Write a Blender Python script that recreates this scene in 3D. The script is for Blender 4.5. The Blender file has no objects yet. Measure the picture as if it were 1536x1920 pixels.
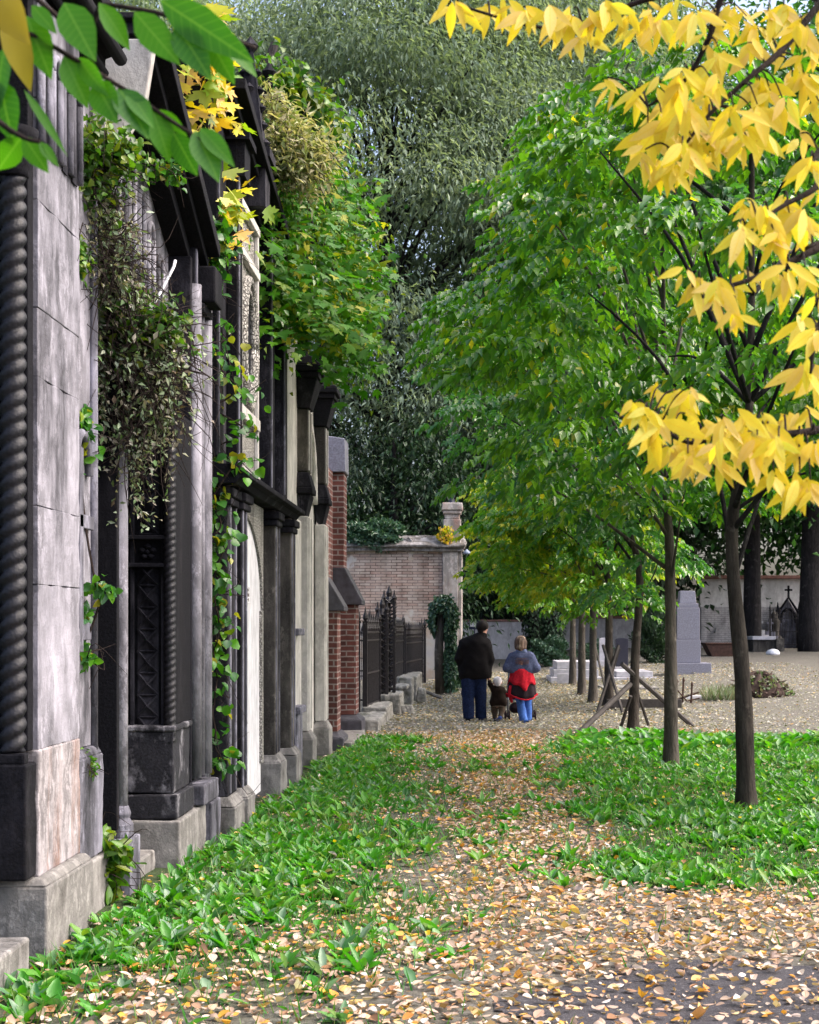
import bpy, math
import numpy as np
from mathutils import Vector
C = bpy.context.scene
COL = C.collection
# ------------------------------------------------------------ camera, world, sun, exposure
F, CX, CY, EYE = 2773.0, 880.0, 1175.0, 1.7      # photo pixels, vanishing point, eye height
cam = bpy.data.cameras.new('camera'); co = bpy.data.objects.new('camera', cam); COL.objects.link(co)
co.location = (0, 0, EYE); co.rotation_euler = (math.pi / 2, 0, 0)
cam.sensor_fit = 'VERTICAL'; cam.sensor_height = 36.0; cam.lens = 36.0 * F / 1920.0
cam.shift_x = (768 - CX) / 1920.0; cam.shift_y = (CY - 960) / 1920.0
cam.clip_start = 0.05; cam.clip_end = 2000
cam.dof.use_dof = True; cam.dof.focus_distance = 11.0; cam.dof.aperture_fstop = 9.0
C.camera = co
SUN = Vector((0.82, 0.0, 1.0)).normalized()
w = bpy.data.worlds.new('World'); C.world = w; w.use_nodes = True
nt = w.node_tree; bg = nt.nodes['Background']
sky = nt.nodes.new('ShaderNodeTexSky'); sky.sky_type = 'NISHITA'; sky.sun_disc = False
sky.sun_elevation = math.asin(SUN.z); sky.sun_rotation = math.atan2(SUN.x, SUN.y)
sky.air_density = 0.8; sky.dust_density = 7.0; sky.ozone_density = 1.0
nt.links.new(sky.outputs[0], bg.inputs[0]); bg.inputs[1].default_value = 0.15
sl = bpy.data.lights.new('sun', 'SUN'); sl.energy = 0.85; sl.angle = math.radians(90); sl.color = (1, 0.96, 0.9)
so = bpy.data.objects.new('sun', sl); COL.objects.link(so); so.rotation_euler = SUN.to_track_quat('Z', 'Y').to_euler()
C.view_settings.view_transform = 'Standard'; C.view_settings.look = 'None'
C.view_settings.exposure = 1.72; C.view_settings.gamma = 1.0
C.cycles.max_bounces = 8; C.cycles.transparent_max_bounces = 4

# ------------------------------------------------------------ helpers
R = np.random.default_rng(7)
def rnd(a=0., b=1., n=None): return R.uniform(a, b, n)
def sstep(a, b, x):
    t = np.clip((np.asarray(x, float) - a) / (b - a), 0, 1); return t * t * (3 - 2 * t)
def H(x, y):                                    # terrain height
    x = np.asarray(x, float); y = np.asarray(y, float)
    h = sstep(24, 58, y) * (0.38 + 0.40 * sstep(1.5, 5.5, x))
    b = (np.sin(x * 2.1 + y * 1.3) + np.sin(x * 0.9 - y * 1.7 + 2) + 0.6 * np.sin(x * 4.3 + y * 3.1)) * 0.008
    m = 0.22 * np.exp(-(((x - 6.6) / 1.6) ** 2 + ((y - 36) / 5) ** 2)) + 0.12 * np.exp(-(((x - 3.2) / .9) ** 2 + ((y - 33) / 3) ** 2))
    return h + b + m
def Up(px, py, Y): return np.array([(px - CX) * Y / F, Y, EYE + (CY - py) * Y / F])
def G(px, py):                                  # ground point seen at that pixel
    Y = F * EYE / max(py - CY, 6)
    for _ in range(60):
        x = (px - CX) * Y / F
        Y = 0.5 * Y + 0.5 * F * (EYE - float(H(x, Y))) / (py - CY)
    x = (px - CX) * Y / F
    return np.array([x, Y, float(H(x, Y))])
def FY(px, X): return F * X / (px - CX)
def FZ(py, Y): return EYE + (CY - py) * Y / F
ORI = {}
def finish(o, parent, kind=None):
    COL.objects.link(o)
    if parent is not None: o.parent = parent
    if kind: o['kind'] = kind
    return o
def origin(parent):
    return np.zeros(3) if parent is None else ORI.get(parent.name, np.zeros(3))
def tag(o, label=None, cat=None, group=None, kind=None):
    if label: o['label'] = label
    if cat: o['category'] = cat
    if group: o['group'] = group
    if kind: o['kind'] = kind
    return o
def thing(name, label, cat, loc, group=None):
    o = bpy.data.objects.new(name, None); COL.objects.link(o); o.location = loc; o.empty_display_size = .2
    ORI[o.name] = np.array(loc, float)
    return tag(o, label, cat, group)
def obj(name, mb, mat, parent=None, smooth=False, bevel=0, kind=None, label=None):
    v, f = (mb.v, mb.f) if isinstance(mb, MB) else mb
    off = origin(parent)
    me = bpy.data.meshes.new(name); me.from_pydata((np.asarray(v, float) - off).tolist(), [], [list(map(int, q)) for q in f]); me.validate(); me.update()
    if smooth: me.polygons.foreach_set('use_smooth', [True] * len(me.polygons))
    me.materials.append(mat)
    o = bpy.data.objects.new(name, me); finish(o, parent, kind); ORI[o.name] = off
    if label: o['label'] = label
    if bevel:
        m = o.modifiers.new('bevel', 'BEVEL'); m.width = bevel; m.segments = 2; m.limit_method = 'ANGLE'; m.angle_limit = .6
    return o
class MB:
    def __init__(s): s.v = []; s.f = []
    def add(s, v, f):
        n = len(s.v); s.v += [tuple(map(float, p)) for p in v]; s.f += [tuple(int(i) + n for i in q) for q in f]; return s
    def box(s, x0, x1, y0, y1, z0, z1, tx=0, ty=0):   # tx, ty: top inset
        v = [(x0, y0, z0), (x1, y0, z0), (x1, y1, z0), (x0, y1, z0), (x0 + tx, y0 + ty, z1), (x1 - tx, y0 + ty, z1), (x1 - tx, y1 - ty, z1), (x0 + tx, y1 - ty, z1)]
        return s.add(v, [(3, 2, 1, 0), (4, 5, 6, 7), (0, 1, 5, 4), (1, 2, 6, 5), (2, 3, 7, 6), (3, 0, 4, 7)])
    def prism(s, poly, axis, a, b):                    # extrude a 2D outline along x, y or z
        P = [(lambda p, t: (t, p[0], p[1]) if axis == 'x' else (p[0], t, p[1]) if axis == 'y' else (p[0], p[1], t))(p, t) for t in (a, b) for p in poly]
        n = len(poly)
        return s.add(P, [tuple(range(n))[::-1], tuple(range(n, 2 * n))] + [(i, (i + 1) % n, n + (i + 1) % n, n + i) for i in range(n)])
    def rings(s, RR, cap=True):
        n = len(RR[0]); k = len(RR); v = [p for r in RR for p in r]; f = []
        for j in range(k - 1):
            for i in range(n): f.append((j * n + i, j * n + (i + 1) % n, (j + 1) * n + (i + 1) % n, (j + 1) * n + i))
        if cap: f += [tuple(range(n))[::-1], tuple(range((k - 1) * n, k * n))]
        return s.add(v, f)
    def tube(s, pts, rad, n=6):
        P = np.array(pts, float); k = len(P); rad = np.full(k, rad) if np.isscalar(rad) else np.array(rad)
        T = np.gradient(P, axis=0); T /= np.linalg.norm(T, axis=1)[:, None] + 1e-9
        ref = np.array([0, 0, 1.]) if abs(T[0][2]) < .9 else np.array([1., 0, 0])
        a = np.arange(n) * 2 * math.pi / n; RR = []
        for j in range(k):
            u = np.cross(T[j], ref); u /= np.linalg.norm(u) + 1e-9; ref = np.cross(u, T[j])
            RR.append(P[j] + rad[j] * (np.cos(a)[:, None] * u + np.sin(a)[:, None] * ref))
        return s.rings(RR)
    def lathe(s, c, prof, n=16):                       # prof: (r, z)
        a = np.arange(n) * 2 * math.pi / n
        return s.rings([[(c[0] + r * math.cos(t), c[1] + r * math.sin(t), c[2] + z) for t in a] for r, z in prof])
    def rope(s, x, y, z0, z1, r, pitch=.16, n=24, lobes=3, dz=.02):
        a = np.arange(n) * 2 * math.pi / n; RR = []
        for z in np.arange(z0, z1 + dz, dz):
            q = r * (0.70 + 0.3 * np.abs(np.cos(lobes / 2 * (a - 2 * math.pi * z / (pitch * lobes)))) ** .8)
            RR.append([(x + q[i] * math.cos(a[i]), y + q[i] * math.sin(a[i]), z) for i in range(n)])
        return s.rings(RR)
def box(*a, **k): return MB().box(*a, **k)
def curve(pts, n=8):                                   # smooth polyline (Catmull-Rom)
    P = np.array(pts, float); out = []
    for i in range(len(P) - 1):
        p0, p1, p2, p3 = P[max(i - 1, 0)], P[i], P[i + 1], P[min(i + 2, len(P) - 1)]
        for t in np.linspace(0, 1, n, endpoint=False):
            out.append(.5 * ((2 * p1) + (-p0 + p2) * t + (2 * p0 - 5 * p1 + 4 * p2 - p3) * t * t + (-p0 + 3 * p1 - 3 * p2 + p3) * t ** 3))
    return np.array(out + [P[-1]])
def copy_tree(o, parent=None):
    c = o.copy(); COL.objects.link(c); c.parent = parent
    for ch in list(o.children): copy_tree(ch, c)
    return c

# ------------------------------------------------------------ leaf meshes
def rows(prof, droop, fold):
    v = [(0, 0, 0)]; f = []
    for u, wv in prof: v += [(u, -wv, fold * wv - droop * u * u), (u, 0, -droop * u * u), (u, wv, fold * wv - droop * u * u)]
    n = len(prof); v.append((1, 0, -droop)); t = len(v) - 1
    f += [(0, 2, 1, 1), (0, 3, 2, 2)]
    for i in range(n - 1):
        a = 1 + 3 * i; f += [(a, a + 1, a + 4, a + 3), (a + 1, a + 2, a + 5, a + 4)]
    a = 1 + 3 * (n - 1); f += [(a, a + 1, t, t), (a + 1, a + 2, t, t)]
    return np.array(v, float), f
def maple():
    o = [(0, 0), (.04, -.34), (.20, -.30), (.22, -.52), (.36, -.44), (.55, -.62), (.56, -.36), (.46, -.17), (.66, -.2), (.72, -.1), (1, 0)]
    o = o + [(x, -y) for x, y in o[-2:0:-1]]
    v = [(.3, 0, -.02)] + [(x, y * 1.6, .12 * abs(y) - .18 * x * x) for x, y in o]
    n = len(o); return np.array(v), [(0, 1 + i, 1 + (i + 1) % n) for i in range(n)]
TPL = {
    'diam': (np.array([(0, 0, 0), (.45, -1, .22), (1, 0, -.15), (.45, 1, .22)], float), [(0, 1, 2), (0, 2, 3)]),
    'ash': rows([(.1, .42), (.24, .84), (.42, 1.0), (.6, .86), (.78, .52), (.92, .2)], .22, .07),
    'leaf': rows([(.2, .75), (.55, 1.0), (.85, .5)], .15, .22), 'curl': rows([(.1, .5), (.3, .95), (.55, 1.0), (.8, .6)], -.22, .22),
    'maple': maple(),
    'dry': (np.array([(0, 0, .1), (.25, -.9, .35), (.65, -.85, .15), (1, 0, .3), (.7, .8, .5), (.3, .95, .1), (.5, 0, -.1)], float), [(6, 0, 1), (6, 1, 2), (6, 2, 3), (6, 3, 4), (6, 4, 5), (6, 5, 0)]),
    'blade': (np.array([(0, -1, 0), (0, 1, 0), (.5, -.75, -.1), (.5, .75, -.1), (1, 0, -.4)], float), [(0, 1, 3), (0, 3, 2), (2, 3, 4)]),
}
def unit(v): return v / (np.linalg.norm(v, axis=-1, keepdims=True) + 1e-9)
def leafmesh(name, P, D, N, L, Wd, mat, tpl='diam', parent=None, kind=None, smooth=False, rv=None):
    P = np.asarray(P, float); n = len(P); D = unit(np.asarray(D, float)); S = unit(np.cross(D, N)); Nn = np.cross(S, D)
    T, fc = TPL[tpl]; k = len(T); L = np.broadcast_to(L, (n,))[:, None, None]; Wd = np.broadcast_to(Wd, (n,))[:, None, None]
    jit = rnd(.6, 1.5, (n, 1, 1))
    V = P[:, None] + D[:, None] * T[None, :, 0:1] * L + S[:, None] * T[None, :, 1:2] * Wd + Nn[:, None] * T[None, :, 2:3] * np.where(np.ones((1, k, 1)) > 0, np.minimum(L, Wd * 2.5), 0) * jit
    off = origin(parent); V = (V - off).reshape(-1, 3)
    me = bpy.data.meshes.new(name); tri = [tuple(dict.fromkeys(f)) for f in fc]
    idx = np.concatenate([np.array(f) for f in tri]); lens = np.array([len(f) for f in tri])
    LI = (np.arange(n)[:, None] * k + idx[None]).ravel(); lt = np.tile(lens, n); ls = np.concatenate([[0], np.cumsum(lt)[:-1]])
    me.vertices.add(n * k); me.vertices.foreach_set('co', V.ravel())
    me.loops.add(len(LI)); me.loops.foreach_set('vertex_index', LI)
    me.polygons.add(len(lt)); me.polygons.foreach_set('loop_start', ls); me.polygons.foreach_set('loop_total', lt)
    if smooth: me.polygons.foreach_set('use_smooth', [True] * len(lt))
    at = me.attributes.new('rnd', 'FLOAT', 'POINT'); rv = rnd(0, 1, n) if rv is None else np.asarray(rv)
    at.data.foreach_set('value', np.repeat(rv, k))
    if k > 6:
        for nm, j in (('lu', 0), ('lv', 1)): q = me.attributes.new(nm, 'FLOAT', 'POINT'); q.data.foreach_set('value', np.tile(T[:, j], n))
    me.update(calc_edges=True); me.materials.append(mat)
    o = bpy.data.objects.new(name, me); finish(o, parent, kind); ORI[o.name] = off
    return o
def rdir(n): return unit(R.normal(size=(n, 3)))
def compound(B, D, N, rl, nl, L, Wd, sp=1.0, droop=.5):
    """pinnate leaves: B base, D direction -> leaflets P, D, N, L, W"""
    D = unit(D); S = unit(np.cross(D, N)); m = len(B); PP = []; DD = []; NN = []
    pairs = (nl - 1) // 2
    for i in range(pairs):
        t = .35 + .55 * i / max(pairs - 1, 1)
        for s in (-1, 1):
            PP.append(B + D * rl * t - np.array([0, 0, 1]) * rl * .25 * t * t)
            DD.append(D * rnd(.4, .9, (m, 1)) + S * s * sp * rnd(.6, 1.1, (m, 1)) - np.array([0, 0, 1]) * droop * rnd(.3, 1.5, (m, 1)))
            NN.append(N + S * s * .5 + R.normal(size=(m, 3)) * .25)
    PP.append(B + D * rl - np.array([0, 0, 1]) * rl * .25); DD.append(D + R.normal(size=(m, 3)) * .15 - np.array([0, 0, 1]) * droop); NN.append(N + R.normal(size=(m, 3)) * .2)
    P = np.concatenate(PP); n = len(P); sc = rnd(.75, 1.15, n)
    return P, np.concatenate(DD), np.concatenate(NN), L * sc, Wd * sc * rnd(.85, 1.15, n)

# ------------------------------------------------------------ materials
class Mt:
    def __init__(s, name, rough=.8, spec=.3):
        s.m = bpy.data.materials.new(name); s.m.use_nodes = True; s.t = s.m.node_tree
        s.b = s.t.nodes['Principled BSDF']; s.b.inputs['Roughness'].default_value = rough; s.b.inputs['Specular IOR Level'].default_value = spec
        s.co = None
    def n(s, typ, **kw):
        x = s.t.nodes.new('ShaderNode' + typ)
        for k, v in kw.items():
            if hasattr(x, k) and k not in x.inputs: setattr(x, k, v)
            elif hasattr(v, 'is_linked') : s.t.links.new(v, x.inputs[k])
            else: x.inputs[k].default_value = v
        return x
    def link(s, a, b): s.t.links.new(a, b)
    def coord(s, scale=(1, 1, 1)):
        if s.co is None: s.co = s.n('TexCoord').outputs['Object']
        mp = s.n('Mapping', Vector=s.co); mp.inputs['Scale'].default_value = scale; return mp.outputs[0]
    def noise(s, sc, det=5, scale=(1, 1, 1), rough=.6):
        x = s.n('TexNoise', Vector=s.coord(scale), Scale=sc, Detail=det, Roughness=rough); return x.outputs['Fac']
    def ramp(s, fac, stops):
        x = s.n('ValToRGB'); s.link(fac, x.inputs[0]); e = x.color_ramp.elements
        for i, (p, c) in enumerate(stops):
            q = e[i] if i < 2 else e.new(p)
            q.position = p; q.color = (*c, 1) if len(c) == 3 else c
        return x.outputs['Color']
    def mix(s, fac, a, b, mode='MIX'):
        x = s.n('Mix', data_type='RGBA', blend_type=mode)
        for sock, val in ((x.inputs[0], fac), (x.inputs[6], a), (x.inputs[7], b)):
            if hasattr(val, 'is_linked'): s.link(val, sock)
            else: sock.default_value = val if isinstance(val, float) else (*val, 1)
        return x.outputs[2]
    def bump(s, h, st=.5, d=.02):
        x = s.n('Bump', Height=h); x.inputs['Strength'].default_value = st; x.inputs['Distance'].default_value = d; s.link(x.outputs[0], s.b.inputs['Normal'])
    def col(s, c):
        if hasattr(c, 'is_linked'): s.link(c, s.b.inputs['Base Color'])
        else: s.b.inputs['Base Color'].default_value = (*c, 1)
        return s.m
BW = lambda v: (v, v, v)
def plain(name, c, rough=.7, var=.25, sc=12, spec=.3, bump=.15, metal=0):
    m = Mt(name, rough, spec); n = m.noise(sc, 6)
    m.b.inputs['Metallic'].default_value = metal
    if bump: m.bump(m.noise(sc * 4, 4), bump, .01)
    return m.col(m.ramp(n, [(.3, tuple(x * (1 - var) for x in c)), (.7, tuple(min(x * (1 + var), .95) for x in c))]))
def stone(name, pale, soot, amt, streak=.25, sc=2.2, warm=None, rough=.85, spec=.3):
    """limestone with black crust: amt = share of the face under soot"""
    m = Mt(name, rough, spec)
    a = m.noise(sc, 9, (1, 1, streak), .65); b = m.noise(9, 8, (1, 1, .5), .7); f = m.noise(60, 4)
    base = m.ramp(b, [(.3, tuple(x * .72 for x in pale)), (.55, pale), (.75, tuple(min(x * 1.25, .85) for x in pale))])
    if warm: base = m.mix(m.ramp(m.noise(1.1, 4), [(.4, BW(0)), (.65, BW(1))]), base, warm)
    c = .5 + (amt - .5) * .46
    k = m.ramp(a, [(max(c - .10, 0.0), BW(1)), (min(c + .07, 1), BW(0))])
    so = m.ramp(f, [(.3, tuple(x * .5 for x in soot)), (.75, tuple(x * 2.2 for x in soot))])
    lay = min(1.0, amt * 1.6); dr = m.noise(sc * 7, 6, (1, 1, .045), .6); d2 = m.noise(sc * .55, 4)          # drip streaks and grey bloom between clean stone and crust
    base = m.mix(m.ramp(m.noise(sc * 1.8, 8, (1, 1, .6), .72), [(.38, BW(.8 * lay)), (.60, BW(0))]), base, tuple(x * .38 for x in pale))
    mm = m.n('Math', operation='MULTIPLY'); m.link(m.ramp(dr, [(.46, BW(0)), (.66, BW(1))]), mm.inputs[0]); m.link(m.ramp(d2, [(.42, BW(0)), (.64, BW(.9 * lay))]), mm.inputs[1])
    base = m.mix(mm.outputs[0], base, tuple(x * .22 for x in pale))
    fl = m.n('Math', operation='MULTIPLY'); m.link(m.ramp(m.noise(sc * 3.2, 12, (1, 1, .55), .78), [(.46, BW(0)), (.49, BW(1))]), fl.inputs[0]); m.link(m.ramp(m.noise(sc * .8, 3, (1, 1, .6)), [(.42, BW(0)), (.54, BW(.95 * lay))]), fl.inputs[1])
    base = m.mix(fl.outputs[0], base, tuple(x * .20 for x in pale))
    cc = m.mix(k, base, so)
    hb = m.mix(.5, b, f); m.bump(hb, .55, .015)
    return m.col(cc)
def leafmat(name, cols, transl=.4, rough=.38, spec=.5, vein=None, spots=None):
    m = Mt(name, rough, spec); a = m.n('Attribute', attribute_name='rnd').outputs['Fac']
    n = len(cols); c = m.ramp(a, [((i + .5) / n, q) for i, q in enumerate(cols)])
    v = m.noise(25, 3); c = m.mix(.25, c, m.ramp(v, [(.3, BW(.5)), (.7, BW(1.))]), 'MULTIPLY')
    if vein:                                          # midrib and side veins along the blade
        lu = m.n('Attribute', attribute_name='lu').outputs['Fac']; lv = m.n('Attribute', attribute_name='lv').outputs['Fac']; ab = m.n('Math', operation='ABSOLUTE'); m.link(lv, ab.inputs[0])
        s1 = m.n('Math', operation='MULTIPLY_ADD'); m.link(ab.outputs[0], s1.inputs[0]); s1.inputs[1].default_value = -.16; m.link(lu, s1.inputs[2])
        s2 = m.n('Math', operation='MULTIPLY'); m.link(s1.outputs[0], s2.inputs[0]); s2.inputs[1].default_value = 62.0; s3 = m.n('Math', operation='SINE'); m.link(s2.outputs[0], s3.inputs[0])
        c = m.mix(m.ramp(s3.outputs[0], [(.80, BW(0)), (.98, BW(.35))]), c, vein); c = m.mix(m.ramp(ab.outputs[0], [(.03, BW(.7)), (.09, BW(0))]), c, vein)
    if spots: c = m.mix(m.ramp(m.noise(48, 4), [(.68, BW(0)), (.73, BW(.8))]), c, spots)
    m.col(c); tr = m.n('BsdfTranslucent', Color=m.mix(1.0, c, (1.25, 1.3, .55), 'MULTIPLY')); mx = m.n('MixShader', Fac=transl)
    m.link(m.b.outputs[0], mx.inputs[1]); m.link(tr.outputs[0], mx.inputs[2]); m.link(mx.outputs[0], m.t.nodes['Material Output'].inputs[0])
    return m.m
VIO = (.31, .30, .35); SOOT = (.010, .010, .014)
M = dict(
    pale=stone('pale_limestone', VIO, SOOT, .40), mid=stone('stained_limestone', (.27, .265, .33), SOOT, .48), dark=stone('sooty_shaded_stone', (.095, .09, .11), (.007, .007, .010), .74, .2, rough=.9, spec=.12),  # dark mixes soot with painted shade for the sides facing the camera
    black=stone('black_crust_shaded_stone', (.030, .028, .034), (.005, .005, .007), .78, .3, rough=.9, spec=.12), rope=stone('polished_black_rope', (.030, .028, .034), (.007, .007, .010), .78, .3, rough=.5), cream=stone('cream_limestone', (.56, .535, .51), (.06, .055, .05), .18, .3),  # black: crust colour deepened to include the shade of side faces
    white=stone('white_panel_stone', (.66, .65, .69), (.3, .29, .29), .05, .2, .9), flake=stone('flaking_black_stone', (.38, .37, .42), (.010, .010, .014), .74, .8, 4.2),
    grey=stone('grey_footing_stone', (.27, .258, .25), (.04, .036, .034), .34, .6, 2.8), streaky=stone('rust_streaked_stone', (.38, .35, .37), (.13, .07, .05), .42, .06, 7.0),
    brownst=stone('brownish_stone', (.15, .135, .12), (.018, .016, .015), .52, .25), granite=plain('grey_granite', (.19, .19, .24), .45, .35, 40), granite_d=plain('dark_granite', (.03, .03, .045), .3, .3, 40),
    marble=plain('weathered_marble', (.42, .41, .45), .6, .25, 6), slate=plain('slate_cap', (.045, .043, .055), .55, .4, 8, .4),
    iron=plain('dark_iron', (.018, .014, .016), .5, .5, 15, .45), rust=plain('rusty_iron', (.05, .025, .018), .8, .5, 10), wood=plain('weathered_stake_wood', (.055, .048, .045), .85, .4, 8),
    white_paint=plain('white_painted_metal', (.75, .75, .8), .4, .05, 8), white_plate=plain('white_plate', (.75, .76, .82), .5, .04, 8), navy=plain('navy_board', (.015, .02, .06), .5, .2, 8),
)
def brickmat(name, c1, c2, mortar, sx, sy, ms=.02, plaster=None):
    m = Mt(name, .9, .2); co = m.coord(); s = m.n('SeparateXYZ', Vector=co)
    ad = m.n('Math', operation='ADD'); m.link(s.outputs[0], ad.inputs[0]); m.link(s.outputs[1], ad.inputs[1])
    cb = m.n('CombineXYZ'); m.link(ad.outputs[0], cb.inputs[0]); m.link(s.outputs[2], cb.inputs[1])
    nz = m.n('TexNoise', Vector=co, Scale=5.0, Detail=3.0); vm = m.n('VectorMath', operation='SCALE', Scale=.02); m.link(nz.outputs['Color'], vm.inputs[0])
    va = m.n('VectorMath', operation='ADD'); m.link(cb.outputs[0], va.inputs[0]); m.link(vm.outputs[0], va.inputs[1])
    b = m.n('TexBrick', Vector=va.outputs[0], Scale=1.0); b.inputs['Brick Width'].default_value = sx; b.inputs['Row Height'].default_value = sy
    b.inputs['Mortar Size'].default_value = ms; b.inputs['Mortar Smooth'].default_value = .3; b.inputs['Bias'].default_value = -.1
    b.inputs['Color1'].default_value = (*c1, 1); b.inputs['Color2'].default_value = (*c2, 1); b.inputs['Mortar'].default_value = (*mortar, 1)
    dirt = m.ramp(m.noise(3, 8, (1, 1, .6)), [(.32, BW(.35)), (.62, BW(1.))]); c = m.mix(.8, b.outputs['Color'], dirt, 'MULTIPLY')
    if plaster:
        g = m.noise(.75, 8, (1, 1, .8), .6); gz = m.n('MapRange', Value=s.outputs[0]); gz.inputs[1].default_value = plaster[1]; gz.inputs[2].default_value = plaster[2]
        gl = m.n('MapRange', Value=s.outputs[2]); gl.inputs[1].default_value = 2.2; gl.inputs[2].default_value = .9
        mx = m.n('Math', operation='MAXIMUM'); m.link(gz.outputs[0], mx.inputs[0]); m.link(gl.outputs[0], mx.inputs[1])
        s2 = m.n('Math', operation='MULTIPLY_ADD'); m.link(mx.outputs[0], s2.inputs[0]); s2.inputs[1].default_value = .32; m.link(g, s2.inputs[2])
        k = m.ramp(s2.outputs[0], [(.60, BW(0)), (.63, BW(1))])
        pc = m.ramp(m.noise(1.6, 7), [(.3, plaster[0]), (.5, (.44, .41, .38)), (.62, (.40, .31, .24)), (.75, (.48, .46, .45))])
        wash = m.ramp(m.noise(1.3, 6), [(.42, BW(0)), (.66, BW(.42))]); c = m.mix(wash, c, (.48, .42, .38)); c = m.mix(k, c, pc)
    m.bump(b.outputs['Fac'], -.4, .02); return m.col(c)
M['brick'] = brickmat('red_brick', (.17, .062, .052), (.08, .036, .034), (.26, .22, .21), .26, .083, .012)
M['oldbrick'] = brickmat('old_whitewashed_brick', (.37, .25, .21), (.50, .42, .37), (.10, .07, .06), .30, .082, .012, ((.36, .34, .36), 2.4, 4.2))
def carved(name, sc, stretch):
    m = Mt(name, .85, .25); v = m.n('TexVoronoi', Vector=m.coord(stretch), Scale=sc, feature='DISTANCE_TO_EDGE').outputs['Distance']
    k = m.ramp(v, [(.03, (.17, .16, .15)), (.16, (.46, .44, .41))]); m.bump(m.ramp(v, [(.0, BW(0)), (.2, BW(1))]), .9, .02)
    return m.col(m.mix(m.ramp(m.noise(3, 7, (1, 1, .4)), [(.5, BW(0)), (.7, BW(.7))]), k, (.05, .045, .045)))
M['carved'] = carved('carved_limestone', 38, (1, 1, 1.)); M['carved2'] = carved('carved_rosette_limestone', 40, (1, 1, .6))
def bark(name, a, b, sc=13):
    m = Mt(name, .9, .2); n = m.noise(sc, 8, (1, 1, .22), .7); p = m.noise(2.2, 4); m.bump(n, 1.0, .06)
    c = m.ramp(n, [(.32, a), (.68, b)]); c = m.mix(.75, c, m.ramp(p, [(.35, BW(.4)), (.65, BW(1))]), 'MULTIPLY'); return m.col(m.mix(m.ramp(m.noise(5.5, 7), [(.60, BW(0)), (.68, BW(.6))]), c, tuple(x * 1.5 + .02 for x in b)))
M['bark'] = bark('ash_bark', (.022, .017, .014), (.085, .07, .058)); M['bark_l'] = bark('pale_bark', (.05, .043, .036), (.15, .13, .11)); M['bark_d'] = bark('dark_bark', (.012, .011, .013), (.04, .035, .036)); M['twig'] = bark('twig_bark', (.02, .014, .012), (.06, .04, .035), 30)
M['ash'] = leafmat('ash_leaf', [(.032, .13, .016), (.055, .19, .014), (.085, .245, .012), (.15, .33, .012), (.045, .165, .035), (.07, .22, .018), (.20, .36, .015), (.46, .44, .02)], .48, .27, .85)
M['ash_y'] = leafmat('turning_ash_leaf', [(.05, .19, .012), (.10, .27, .012), (.20, .34, .012), (.44, .44, .015), (.06, .20, .014), (.08, .24, .012), (.30, .40, .012)], .45)
M['ash_g'] = leafmat('bluish_ash_leaf', [(.03, .14, .03), (.045, .17, .035), (.06, .20, .03), (.035, .15, .035), (.15, .31, .02)], .46, .27, .85)
M['yellow'] = leafmat('yellow_leaf', [(.68, .53, .03), (.73, .59, .05), (.69, .52, .06), (.76, .64, .07), (.60, .43, .03), (.74, .55, .20), (.74, .57, .09), (.68, .52, .05), (.64, .60, .07), (.78, .68, .16), (.70, .50, .14)], .5, .5, .3, (.68, .46, .03), (.45, .22, .02))
M['green_near'] = leafmat('near_green_leaf', [(.05, .20, .006), (.065, .24, .006), (.055, .21, .008), (.035, .16, .01)], .55, .42, .4, (.12, .30, .03))
M['olive'] = leafmat('olive_leaf', [(.30, .22, .008), (.22, .20, .008), (.38, .28, .01)], .45)
M['maple'] = leafmat('maple_leaf', [(.04, .18, .008), (.07, .24, .008), (.03, .14, .008), (.10, .27, .01), (.05, .19, .01), (.04, .16, .01), (.06, .21, .01), (.36, .36, .02)], .45, .5, .3)
M['maple_y'] = leafmat('yellow_maple_leaf', [(.75, .55, .02), (.60, .55, .02), (.25, .36, .015), (.12, .28, .015), (.75, .38, .04), (.7, .5, .2)], .45)
M['cedar'] = leafmat('grey_green_needles', [(.13, .19, .15), (.19, .26, .195), (.26, .34, .26), (.11, .165, .13), (.34, .41, .32), (.21, .29, .21)], .4, .75, .15)
M['yew'] = leafmat('dark_evergreen', [(.010, .030, .012), (.016, .045, .018), (.025, .065, .025), (.045, .10, .04)], .2, .5)
M['bgleaf'] = leafmat('far_leaf', [(.025, .10, .018), (.04, .14, .02), (.06, .18, .02), (.02, .08, .018), (.03, .11, .028)], .35, .5)
M['ivy'] = leafmat('ivy_leaf', [(.03, .08, .045), (.05, .115, .065), (.08, .16, .10), (.02, .06, .03)], .2, .35, .5)
M['vine'] = leafmat('vine_leaf', [(.05, .20, .01), (.08, .27, .012), (.02, .10, .02), (.05, .15, .05), (.04, .16, .015), (.10, .28, .012), (.3, .28, .02)], .4, .35)
M['dryvine'] = leafmat('dry_vine_leaf', [(.20, .18, .13), (.32, .30, .24), (.12, .19, .08), (.22, .30, .18), (.42, .40, .35), (.13, .09, .06), (.10, .21, .05), (.30, .37, .28), (.16, .24, .11)], .25, .6)
M['bramble'] = leafmat('bramble_leaf', [(.05, .15, .01), (.10, .24, .012), (.03, .10, .012), (.2, .26, .012), (.02, .075, .012)], .4)
M['straw'] = leafmat('dry_plume', [(.40, .36, .22), (.50, .46, .30), (.30, .32, .16), (.22, .28, .08)], .35, .7)
M['weed'] = leafmat('weed_leaf', [(.04, .22, .012), (.06, .28, .012), (.09, .34, .012), (.025, .14, .018), (.10, .23, .11), (.20, .31, .21), (.12, .37, .015), (.05, .24, .014), (.18, .32, .03), (.04, .17, .045)], .42, .4, .55)
M['grass'] = leafmat('grass_blade', [(.02, .18, .008), (.04, .24, .01), (.015, .12, .01), (.10, .24, .02), (.14, .20, .05)], .35, .5)
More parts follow.
